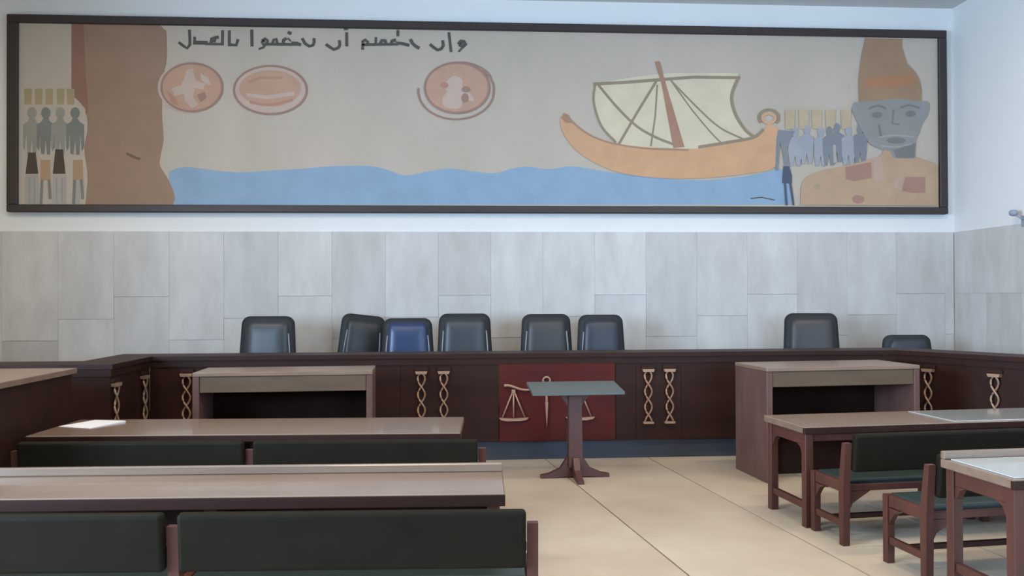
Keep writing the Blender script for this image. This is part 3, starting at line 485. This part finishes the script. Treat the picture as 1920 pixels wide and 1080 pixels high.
('painted_coin#31','coin_dark','L',[(0.439,4.283),(0.434,4.234),(0.419,4.186),(0.395,4.140),(0.362,4.097),(0.321,4.059),(0.273,4.027),(0.220,4.001),(0.162,3.981),(0.101,3.969),(0.038,3.965),(-0.024,3.968),(-0.085,3.979),(-0.142,3.997),(-0.195,4.022),(-0.243,4.053),(-0.283,4.090),(-0.315,4.132),(-0.339,4.177),(-0.353,4.224),(-0.358,4.273),(-0.353,4.322),(-0.338,4.370),(-0.314,4.416),(-0.282,4.458),(-0.241,4.496),(-0.194,4.528),(-0.140,4.555),(-0.083,4.574),(-0.022,4.587),(0.041,4.592),(0.103,4.589),(0.164,4.578),(0.222,4.560),(0.275,4.535),(0.323,4.504),(0.363,4.467),(0.396,4.425),(0.420,4.380),(0.434,4.332),(0.439,4.283)],0.0301),
('painted_coin#31','coin_dark','L',[(-0.283,4.450),(-0.271,4.464),(-0.257,4.478),(-0.243,4.491),(-0.227,4.503),(-0.211,4.515),(-0.194,4.526),(-0.175,4.537),(-0.156,4.546),(-0.137,4.555),(-0.116,4.564),(-0.095,4.571),(-0.074,4.578),(-0.052,4.583),(-0.029,4.588),(-0.007,4.592),(0.016,4.595),(0.040,4.597),(0.063,4.598),(0.086,4.599),(0.110,4.598),(0.133,4.597),(0.156,4.594),(0.179,4.591),(0.201,4.586),(0.223,4.581),(0.245,4.575),(0.266,4.568),(0.286,4.561),(0.306,4.552),(0.325,4.543),(0.343,4.533),(0.360,4.522),(0.377,4.511),(0.392,4.499),(0.406,4.486),(0.420,4.473),(0.432,4.459),(0.443,4.445),(0.453,4.430),(0.461,4.415)],0.02),
('painted_coin#31','coin_pale','P',[(-0.073,4.377),(-0.053,4.393),(-0.034,4.410),(-0.014,4.425),(0.007,4.431),(0.031,4.427),(0.057,4.415),(0.082,4.398),(0.100,4.379),(0.107,4.357),(0.106,4.330),(0.106,4.303),(0.113,4.279),(0.131,4.259),(0.157,4.242),(0.184,4.225),(0.205,4.207),(0.222,4.182),(0.238,4.154),(0.247,4.129),(0.245,4.114),(0.227,4.111),(0.198,4.118),(0.165,4.129),(0.139,4.139),(0.120,4.152),(0.105,4.169),(0.093,4.180),(0.086,4.178),(0.087,4.155),(0.096,4.116),(0.103,4.075),(0.098,4.045),(0.077,4.029),(0.046,4.020),(0.011,4.017),(-0.021,4.017),(-0.051,4.021),(-0.081,4.029),(-0.108,4.041),(-0.127,4.056),(-0.138,4.076),(-0.144,4.100),(-0.144,4.125),(-0.140,4.149),(-0.129,4.171),(-0.112,4.191),(-0.095,4.211),(-0.087,4.230),(-0.092,4.247),(-0.107,4.263),(-0.121,4.279),(-0.126,4.296),(-0.120,4.315),(-0.106,4.335),(-0.089,4.356),(-0.073,4.377)],0),
('painted_coin#31','coin_red','P',[(-0.067,4.310),(-0.072,4.293),(-0.087,4.278),(-0.108,4.270),(-0.132,4.270),(-0.153,4.278),(-0.168,4.291),(-0.173,4.309),(-0.167,4.326),(-0.153,4.340),(-0.131,4.348),(-0.108,4.348),(-0.087,4.341),(-0.072,4.327)],0),
('painted_coin#31','coin_dark','P',[(0.212,4.260),(0.206,4.243),(0.190,4.228),(0.166,4.220),(0.139,4.220),(0.115,4.228),(0.098,4.241),(0.093,4.259),(0.098,4.276),(0.115,4.290),(0.139,4.298),(0.166,4.299),(0.190,4.291),(0.206,4.277)],0),
('painted_coin#31','coin_dark','P',[(0.185,4.153),(0.181,4.127),(0.168,4.106),(0.149,4.094),(0.128,4.094),(0.109,4.105),(0.097,4.126),(0.092,4.152),(0.097,4.178),(0.110,4.199),(0.129,4.211),(0.149,4.211),(0.168,4.200),(0.181,4.179)],0),
('painted_sail#31','sail','P',[(1.779,4.347),(1.779,4.347),(1.869,4.365),(1.958,4.383),(2.049,4.401),(2.146,4.419),(2.252,4.437),(2.364,4.456),(2.478,4.473),(2.591,4.486),(2.700,4.494),(2.806,4.500),(2.917,4.503),(3.038,4.505),(3.175,4.507),(3.323,4.507),(3.476,4.507),(3.627,4.507),(3.598,4.424),(3.578,4.382),(3.557,4.341),(3.538,4.298),(3.528,4.253),(3.527,4.204),(3.533,4.153),(3.545,4.101),(3.561,4.049),(3.584,3.996),(3.613,3.943),(3.646,3.892),(3.678,3.846),(3.710,3.807),(3.743,3.774),(3.776,3.743),(3.809,3.710),(3.690,3.621),(3.101,3.535),(2.074,3.561),(2.060,3.594),(2.020,3.635),(1.979,3.676),(1.940,3.717),(1.905,3.761),(1.874,3.809),(1.848,3.860),(1.824,3.912),(1.804,3.963),(1.787,4.014),(1.773,4.065),(1.763,4.115),(1.757,4.164),(1.758,4.211),(1.764,4.257),(1.772,4.302),(1.779,4.347)],0),
('painted_rigging#31','rope','L',[(1.765,4.347),(2.146,4.372),(2.591,4.411)],0.0401),
('painted_rigging#31','rope','L',[(2.591,4.411),(3.038,4.451),(3.633,4.452)],0.0401),
('painted_rigging#31','rope','L',[(1.779,4.347),(1.774,4.316),(1.770,4.286),(1.765,4.255),(1.760,4.225),(1.758,4.195),(1.757,4.164),(1.759,4.134),(1.763,4.104),(1.768,4.074),(1.774,4.044),(1.782,4.013),(1.790,3.983),(1.800,3.952),(1.811,3.920),(1.823,3.888),(1.836,3.857),(1.852,3.825),(1.871,3.795),(1.893,3.765),(1.919,3.736),(1.947,3.707),(1.976,3.678),(2.005,3.650),(2.033,3.621)],0.0267),
('painted_rigging#31','rope','L',[(3.612,4.452),(3.597,4.413),(3.580,4.374),(3.562,4.334),(3.547,4.295),(3.535,4.257),(3.528,4.219),(3.526,4.182),(3.529,4.145),(3.535,4.108),(3.544,4.072),(3.555,4.037),(3.568,4.001),(3.583,3.966),(3.602,3.929),(3.623,3.894),(3.646,3.859),(3.669,3.827),(3.691,3.798),(3.714,3.773),(3.738,3.751),(3.763,3.732),(3.787,3.714),(3.812,3.696),(3.837,3.677)],0.0401),
('painted_rigging#31','rope','L',[(1.806,4.347),(1.851,4.294),(1.897,4.239),(1.943,4.184),(1.988,4.131),(2.033,4.080),(2.076,4.033),(2.118,3.990),(2.158,3.949),(2.197,3.911),(2.236,3.876),(2.275,3.843),(2.314,3.812),(2.353,3.785),(2.393,3.760),(2.433,3.738),(2.473,3.717),(2.513,3.698),(2.552,3.679),(2.592,3.661),(2.632,3.645),(2.672,3.630),(2.712,3.616),(2.752,3.601),(2.792,3.586)],0.0334),
('painted_rigging#31','rope','L',[(2.556,4.390),(2.315,4.002),(2.060,3.567)],0.0334),
('painted_rigging#31','rope','L',[(2.570,4.343),(2.540,3.936),(2.483,3.570)],0.0234),
('painted_rigging#31','rope','L',[(2.749,4.400),(2.796,4.334),(2.843,4.268),(2.891,4.202),(2.938,4.137),(2.986,4.072),(3.035,4.009),(3.088,3.945),(3.144,3.878),(3.201,3.812),(3.255,3.751),(3.304,3.699),(3.344,3.659),(3.373,3.634),(3.394,3.622),(3.409,3.619),(3.421,3.621),(3.433,3.622),(3.447,3.619)],0.02),
('painted_rigging#31','rope','L',[(2.749,4.400),(2.809,4.339),(2.870,4.277),(2.932,4.214),(2.992,4.154),(3.050,4.096),(3.105,4.044),(3.155,3.997),(3.201,3.953),(3.245,3.913),(3.288,3.876),(3.333,3.841),(3.379,3.809),(3.429,3.779),(3.480,3.753),(3.533,3.730),(3.585,3.707),(3.638,3.685),(3.691,3.662)],0.0234),
('painted_hull#31','hull','P',[(1.398,3.965),(1.421,3.940),(1.442,3.914),(1.466,3.888),(1.499,3.859),(1.540,3.824),(1.587,3.785),(1.641,3.747),(1.701,3.712),(1.768,3.682),(1.841,3.654),(1.920,3.629),(2.006,3.607),(2.098,3.590),(2.195,3.577),(2.300,3.566),(2.415,3.556),(2.544,3.547),(2.684,3.537),(2.828,3.532),(2.964,3.534),(3.092,3.544),(3.218,3.563),(3.337,3.584),(3.447,3.605),(3.549,3.625),(3.643,3.647),(3.726,3.668),(3.795,3.690),(3.846,3.710),(3.882,3.731),(3.910,3.751),(3.935,3.773),(3.957,3.799),(3.974,3.828),(3.989,3.853),(4.005,3.869),(4.022,3.872),(4.039,3.865),(4.056,3.854),(4.075,3.843),(4.095,3.831),(4.116,3.817),(4.137,3.803),(4.158,3.789),(4.157,3.679),(4.156,3.607),(4.155,3.533),(4.152,3.464),(4.142,3.406),(4.126,3.363),(4.107,3.330),(4.079,3.305),(4.036,3.282),(3.978,3.263),(3.907,3.250),(3.823,3.238),(3.722,3.226),(3.600,3.210),(3.460,3.194),(3.312,3.179),(3.168,3.168),(3.029,3.163),(2.888,3.160),(2.750,3.161),(2.618,3.165),(2.490,3.173),(2.366,3.184),(2.248,3.198),(2.140,3.217),(2.044,3.241),(1.957,3.269),(1.877,3.301),(1.801,3.336),(1.726,3.375),(1.655,3.417),(1.589,3.462),(1.531,3.509),(1.480,3.561),(1.436,3.616),(1.399,3.672),(1.370,3.723),(1.349,3.770),(1.337,3.816),(1.331,3.856),(1.330,3.891),(1.334,3.916),(1.345,3.934),(1.359,3.949),(1.371,3.965)],0),
('painted_hull#31','hull_dark','L',[(1.411,3.952),(1.428,3.932),(1.443,3.913),(1.458,3.894),(1.475,3.874),(1.495,3.853),(1.519,3.832),(1.548,3.808),(1.580,3.783),(1.616,3.757),(1.654,3.732),(1.693,3.707),(1.735,3.686),(1.776,3.667),(1.819,3.650),(1.864,3.634),(1.911,3.620),(1.963,3.607),(2.019,3.594),(2.082,3.582),(2.149,3.571),(2.220,3.560),(2.294,3.551),(2.371,3.543),(2.449,3.536),(2.530,3.531),(2.614,3.528),(2.701,3.526),(2.789,3.524),(2.877,3.522),(2.964,3.520)],0.02),
('painted_hull#31','rope','L',[(3.102,3.562),(3.159,3.571),(3.216,3.580),(3.273,3.589),(3.331,3.599),(3.389,3.608),(3.447,3.619),(3.510,3.630),(3.575,3.641),(3.642,3.652),(3.705,3.664),(3.762,3.676),(3.809,3.690),(3.844,3.705),(3.868,3.720),(3.887,3.737),(3.902,3.753),(3.917,3.770),(3.935,3.787)],0.0401),
('painted_hull#31','hull_dark','P',[(1.343,3.911),(1.377,3.978),(1.438,3.952),(1.478,3.845),(1.397,3.858)],0),
('painted_hull#31','rope','L',[(3.904,3.885),(3.896,3.894),(3.890,3.904),(3.885,3.915),(3.882,3.926),(3.880,3.938),(3.880,3.949),(3.882,3.960),(3.886,3.971),(3.890,3.982),(3.897,3.993),(3.905,4.002),(3.914,4.011),(3.924,4.020),(3.936,4.027),(3.948,4.033),(3.962,4.038),(3.975,4.042),(3.990,4.045),(4.004,4.047),(4.019,4.047),(4.034,4.046),(4.048,4.044),(4.062,4.040),(4.076,4.036),(4.088,4.030),(4.100,4.023),(4.110,4.015),(4.120,4.006),(4.128,3.997),(4.134,3.987),(4.140,3.976),(4.143,3.965),(4.145,3.954),(4.145,3.943),(4.144,3.931),(4.141,3.920),(4.136,3.909),(4.130,3.899),(4.123,3.889),(4.114,3.880)],0.0334),
('painted_hull#31','hull','L',[(4.096,3.938),(4.095,3.929),(4.092,3.919),(4.087,3.910),(4.080,3.902),(4.072,3.895),(4.062,3.888),(4.050,3.883),(4.038,3.879),(4.025,3.877),(4.012,3.876),(3.999,3.877),(3.986,3.879),(3.974,3.882),(3.963,3.887),(3.953,3.894),(3.945,3.901),(3.938,3.909),(3.933,3.918),(3.930,3.927),(3.929,3.937),(3.930,3.946),(3.933,3.956),(3.938,3.965),(3.945,3.973),(3.954,3.980),(3.964,3.987),(3.975,3.992),(3.987,3.996),(4.000,3.998),(4.013,3.999),(4.026,3.998),(4.039,3.996),(4.051,3.993),(4.062,3.988),(4.072,3.982),(4.081,3.974),(4.087,3.966),(4.092,3.957),(4.095,3.948),(4.096,3.938)],0.0334),
('painted_mast#31','mast','P',[(2.544,4.641),(2.599,4.649),(2.666,4.412),(2.916,3.560),(2.771,3.546),(2.625,4.344)],0),
('painted_headdress#32','straw_pale','P',[(4.223,4.049),(4.356,4.051),(4.347,3.804),(4.228,3.803)],0),
('painted_headdress#33','straw_pale','P',[(4.405,4.051),(4.538,4.053),(4.530,3.806),(4.410,3.805)],0),
('painted_headdress#34','straw_pale','P',[(4.574,4.053),(4.707,4.054),(4.698,3.807),(4.579,3.806)],0),
('painted_headdress#35','straw_pale','P',[(4.756,4.055),(4.890,4.056),(4.881,3.809),(4.762,3.808)],0),
('painted_headdress#36','straw_pale','P',[(4.961,4.057),(5.095,4.058),(5.086,3.811),(4.966,3.810)],0),
('painted_person#37','blue_pale','P',[(4.396,3.763),(4.392,3.737),(4.380,3.715),(4.363,3.703),(4.344,3.703),(4.327,3.715),(4.316,3.736),(4.312,3.763),(4.316,3.789),(4.328,3.811),(4.345,3.823),(4.364,3.823),(4.380,3.811),(4.392,3.790)],0),
('painted_person#37','blue_pale','P',[(4.262,3.666),(4.325,3.708),(4.382,3.708),(4.444,3.668),(4.436,3.462),(4.414,3.325),(4.372,3.325),(4.352,3.462),(4.323,3.325),(4.288,3.325),(4.268,3.461)],0),
('painted_person#38','blue_pale','P',[(4.550,3.792),(4.546,3.765),(4.534,3.744),(4.517,3.732),(4.499,3.732),(4.482,3.743),(4.470,3.765),(4.466,3.791),(4.471,3.818),(4.482,3.840),(4.499,3.852),(4.518,3.852),(4.535,3.840),(4.547,3.819)],0),
('painted_person#38','blue_pale','P',[(4.416,3.695),(4.480,3.737),(4.536,3.737),(4.599,3.697),(4.590,3.491),(4.568,3.354),(4.526,3.354),(4.506,3.490),(4.477,3.353),(4.442,3.353),(4.422,3.490)],0),
('painted_person#39','blue_pale','P',[(4.733,3.766),(4.729,3.740),(4.717,3.718),(4.700,3.706),(4.681,3.706),(4.664,3.718),(4.653,3.739),(4.649,3.766),(4.653,3.792),(4.665,3.814),(4.682,3.826),(4.701,3.826),(4.718,3.815),(4.729,3.793)],0),
('painted_person#39','blue_pale','P',[(4.599,3.669),(4.662,3.711),(4.719,3.711),(4.782,3.671),(4.773,3.465),(4.751,3.328),(4.709,3.327),(4.689,3.464),(4.659,3.327),(4.624,3.327),(4.604,3.464)],0),
('painted_person#40','blue_grey','P',[(4.846,3.781),(4.841,3.754),(4.830,3.733),(4.812,3.721),(4.794,3.720),(4.777,3.732),(4.765,3.754),(4.761,3.780),(4.766,3.807),(4.778,3.829),(4.795,3.841),(4.813,3.841),(4.830,3.829),(4.842,3.808)],0),
('painted_person#40','blue_grey','P',[(4.711,3.684),(4.775,3.726),(4.831,3.726),(4.894,3.685),(4.886,3.479),(4.864,3.342),(4.821,3.342),(4.801,3.479),(4.772,3.341),(4.737,3.341),(4.717,3.478)],0),
('painted_person#41','blue_grey','P',[(4.945,3.823),(4.940,3.796),(4.929,3.775),(4.911,3.763),(4.893,3.762),(4.876,3.774),(4.864,3.796),(4.860,3.822),(4.865,3.849),(4.877,3.871),(4.894,3.883),(4.912,3.883),(4.929,3.871),(4.941,3.850)],0),
('painted_person#41','blue_grey','P',[(4.810,3.726),(4.874,3.768),(4.930,3.768),(4.994,3.727),(4.985,3.521),(4.963,3.384),(4.920,3.384),(4.900,3.521),(4.871,3.383),(4.836,3.383),(4.816,3.520)],0),
('painted_person#42','blue_pale','P',[(5.100,3.783),(5.096,3.757),(5.084,3.735),(5.066,3.723),(5.048,3.723),(5.031,3.734),(5.019,3.756),(5.015,3.783),(5.020,3.810),(5.031,3.831),(5.049,3.843),(5.067,3.843),(5.084,3.832),(5.096,3.810)],0),
('painted_person#42','blue_pale','P',[(4.965,3.686),(5.029,3.728),(5.085,3.728),(5.149,3.688),(5.140,3.481),(5.118,3.344),(5.075,3.343),(5.055,3.481),(5.026,3.343),(4.990,3.343),(4.970,3.480)],0),
('painted_person#43','blue_grey','P',[(5.256,3.812),(5.251,3.785),(5.239,3.764),(5.222,3.752),(5.203,3.751),(5.186,3.763),(5.175,3.785),(5.171,3.812),(5.175,3.838),(5.187,3.860),(5.204,3.872),(5.223,3.872),(5.240,3.861),(5.252,3.839)],0),
('painted_person#43','blue_grey','P',[(5.121,3.715),(5.185,3.757),(5.241,3.757),(5.305,3.716),(5.296,3.510),(5.273,3.372),(5.231,3.372),(5.211,3.509),(5.181,3.371),(5.146,3.371),(5.126,3.509)],0),
('painted_person#44','pale','P',[(4.851,3.603),(4.887,3.603),(4.899,3.370),(4.857,3.369)],0),
('painted_person#45','blue_grey','P',[(4.130,3.788),(4.354,3.777),(4.297,3.667),(4.240,3.529),(4.267,3.325),(4.211,3.324),(4.184,3.515),(4.157,3.625),(4.127,3.269),(4.092,3.283),(4.109,3.679)],0),
('painted_robe#45','robe_blue','P',[(4.197,3.324),(4.274,3.325),(4.308,3.202),(4.307,3.106),(4.181,3.112)],0),
('painted_person#45','robe_blue','L',[(4.216,3.112),(4.235,2.832)],0.0267),
('painted_person#45','robe_blue','L',[(4.286,3.113),(4.326,2.833)],0.0267),
('painted_bust#46','tan','P',[(4.417,2.833),(4.422,2.912),(4.423,2.994),(4.430,3.070),(4.454,3.134),(4.500,3.182),(4.562,3.219),(4.632,3.247),(4.701,3.272),(4.769,3.292),(4.840,3.305),(4.912,3.316),(4.983,3.329),(5.056,3.346),(5.129,3.363),(5.201,3.382),(5.267,3.400),(5.328,3.417),(5.387,3.434),(5.438,3.451),(5.480,3.470),(5.503,3.492),(5.511,3.517),(5.522,3.540),(5.552,3.553),(5.611,3.556),(5.689,3.551),(5.770,3.540),(5.836,3.528),(5.881,3.510),(5.914,3.488),(5.944,3.466),(5.978,3.446),(6.022,3.430),(6.070,3.417),(6.117,3.405),(6.157,3.392),(6.186,3.378),(6.208,3.364),(6.228,3.351),(6.249,3.337),(6.245,2.825)],0),
('painted_bust#46','tan_red','P',[(5.011,3.315),(5.352,3.386),(5.364,3.180),(5.123,3.137),(5.017,3.164)],0),
('painted_bust#46','tan_red','P',[(5.805,3.196),(6.076,3.198),(6.074,2.990),(5.889,2.990),(5.761,3.017)],0),
('painted_bust#46','tan_pale','P',[(5.380,3.442),(5.494,3.456),(5.520,3.153),(5.392,3.139)],0),
('painted_bust#46','tan_red','P',[(5.263,2.904),(5.254,2.881),(5.230,2.861),(5.196,2.851),(5.158,2.851),(5.124,2.861),(5.101,2.880),(5.093,2.904),(5.102,2.928),(5.125,2.947),(5.159,2.958),(5.197,2.958),(5.231,2.947),(5.254,2.928)],0),
('painted_bust#46','straw','P',[(4.678,3.067),(4.673,3.046),(4.657,3.031),(4.636,3.025),(4.615,3.031),(4.600,3.046),(4.594,3.066),(4.600,3.087),(4.616,3.102),(4.637,3.108),(4.658,3.102),(4.673,3.087)],0),
('painted_bust#46','tan_pale','P',[(5.662,3.168),(5.776,3.210),(5.732,3.030),(5.647,3.057)],0),
('painted_hat#46','hat','P',[(5.294,4.984),(5.777,4.978),(5.776,4.868),(5.846,4.661),(5.880,4.628),(5.914,4.595),(5.947,4.561),(5.973,4.524),(5.994,4.485),(6.009,4.443),(6.021,4.399),(6.029,4.352),(6.033,4.303),(6.032,4.251),(6.029,4.197),(6.027,4.145),(5.202,4.135),(5.197,4.445),(5.206,4.514),(5.215,4.584),(5.224,4.653),(5.235,4.721),(5.248,4.788),(5.263,4.854),(5.278,4.919),(5.294,4.984)],0),
('painted_hat#46','hat_red','P',[(5.275,4.446),(5.560,4.505),(5.930,4.524),(5.958,4.400),(5.629,4.340),(5.274,4.350)],0),
('painted_face#46','face','P',[(5.102,4.059),(5.112,4.085),(5.118,4.112),(5.131,4.137),(5.159,4.156),(5.209,4.165),(5.273,4.168),(5.344,4.169),(5.415,4.172),(5.484,4.180),(5.554,4.190),(5.627,4.199),(5.699,4.203),(5.777,4.201),(5.859,4.194),(5.936,4.185),(5.999,4.179),(6.047,4.178),(6.083,4.181),(6.110,4.180),(6.128,4.166),(6.135,4.134),(6.132,4.089),(6.123,4.041),(6.112,4.000),(6.097,3.969),(6.077,3.942),(6.057,3.916),(6.039,3.889),(6.026,3.857),(6.015,3.824),(6.006,3.792),(5.995,3.764),(5.984,3.740),(5.973,3.720),(5.963,3.700),(5.952,3.680),(5.935,3.445),(5.650,3.443),(5.608,3.526),(5.481,3.553),(5.444,3.568),(5.406,3.582),(5.371,3.598),(5.339,3.620),(5.314,3.649),(5.294,3.684),(5.275,3.720),(5.255,3.757),(5.234,3.794),(5.213,3.832),(5.192,3.870),(5.172,3.908),(5.153,3.946),(5.136,3.983),(5.119,4.021),(5.102,4.059)],0),
('painted_face#46','face_dark','P',[(5.651,3.540),(5.951,3.639),(5.935,3.439),(5.693,3.437)],0),
('painted_face#46','face_dark','P',[(5.506,3.994),(5.500,3.978),(5.485,3.964),(5.461,3.955),(5.434,3.952),(5.407,3.955),(5.384,3.963),(5.369,3.977),(5.364,3.992),(5.369,4.008),(5.385,4.022),(5.408,4.031),(5.435,4.035),(5.462,4.032),(5.485,4.023),(5.500,4.010)],0),
('painted_face#46','face_dark','P',[(5.955,4.012),(5.949,3.996),(5.933,3.983),(5.910,3.974),(5.883,3.970),(5.856,3.973),(5.832,3.982),(5.817,3.995),(5.812,4.011),(5.817,4.027),(5.833,4.040),(5.856,4.050),(5.884,4.053),(5.911,4.050),(5.934,4.041),(5.949,4.028)],0),
('painted_face#46','face_dark','L',[(5.329,4.075),(5.349,4.081),(5.370,4.089),(5.390,4.097),(5.411,4.104),(5.430,4.109),(5.450,4.111),(5.468,4.109),(5.486,4.105),(5.504,4.098),(5.521,4.091),(5.538,4.084),(5.556,4.077)],0.0267),
('painted_face#46','face_dark','L',[(5.756,4.093),(5.774,4.099),(5.793,4.105),(5.812,4.111),(5.831,4.117),(5.850,4.121),(5.870,4.122),(5.890,4.120),(5.912,4.116),(5.933,4.109),(5.955,4.102),(5.977,4.095),(5.998,4.089)],0.0267),
('painted_face#46','face_dark','L',[(5.656,4.064),(5.640,3.885),(5.725,3.872)],0.0267),
('painted_face#46','face_dark','P',[(5.816,3.666),(5.810,3.653),(5.791,3.641),(5.763,3.632),(5.727,3.625),(5.687,3.623),(5.648,3.625),(5.612,3.630),(5.584,3.639),(5.566,3.651),(5.560,3.663),(5.566,3.676),(5.584,3.688),(5.613,3.697),(5.648,3.704),(5.688,3.706),(5.728,3.704),(5.763,3.699),(5.792,3.690),(5.810,3.678)],0),
('painted_face#46','face_light','L',[(5.453,3.704),(5.489,3.709),(5.523,3.715),(5.558,3.722),(5.593,3.727),(5.629,3.731),(5.667,3.733),(5.707,3.733),(5.749,3.731),(5.792,3.727),(5.836,3.723),(5.880,3.718),(5.923,3.715)],0.02),
('painted_face#46','face_light','L',[(5.481,3.594),(5.517,3.591),(5.552,3.588),(5.588,3.584),(5.624,3.582),(5.659,3.581),(5.694,3.582),(5.728,3.586),(5.762,3.592),(5.795,3.600),(5.828,3.608),(5.861,3.617),(5.894,3.625)],0.02),
('painted_face#46','face_dark','L',[(5.462,3.856),(5.482,3.732)],0.0334)]

cur = None; grp = []
for i, (nm, col, kind, pts, wd_) in enumerate(MURAL):
    if nm != cur: cur = nm; grp.append((nm.split('#')[0], []))
    grp[-1][1].append((i, col, kind, pts, wd_))
for nm, items in grp:
    m = MB(); ms = []
    for i, col, kind, pts, wd_ in items:
        y = 10.6455 - .00012*i
        mt = mat('paint_'+col, PAL[col], .8, var=.13, scale=(3, 3, 3), detail=6)
        if mt not in ms: ms.append(mt)
        k = ms.index(mt)
        if kind == 'P':
            v = [(p[0], y, p[1]) for p in pts]
            m.add(v, [t for t in tessellate_polygon([[Vector((p[0], p[1], 0)) for p in pts]])], k)
        else:
            h = wd_/2; P = [Vector(p) for p in pts]; vs = []
            closed = (P[0]-P[-1]).length < 1e-4
            for j, p in enumerate(P):
                a = P[j-1] if j else (P[-2] if closed else P[0]); b = P[j+1] if j < len(P)-1 else (P[1] if closed else P[-1])
                t = (b-a).normalized(); n = Vector((-t.y, t.x))
                if not closed and j == 0: p = p - t*h*.5
                if not closed and j == len(P)-1: p = p + t*h*.5
                vs += [(p.x+n.x*h, y, p.y+n.y*h), (p.x-n.x*h, y, p.y-n.y*h)]
            m.add(vs, [(2*j, 2*j+1, 2*j+3, 2*j+2) for j in range(len(P)-1)], k)
    L(m.build(nm, ms, mu), mu)
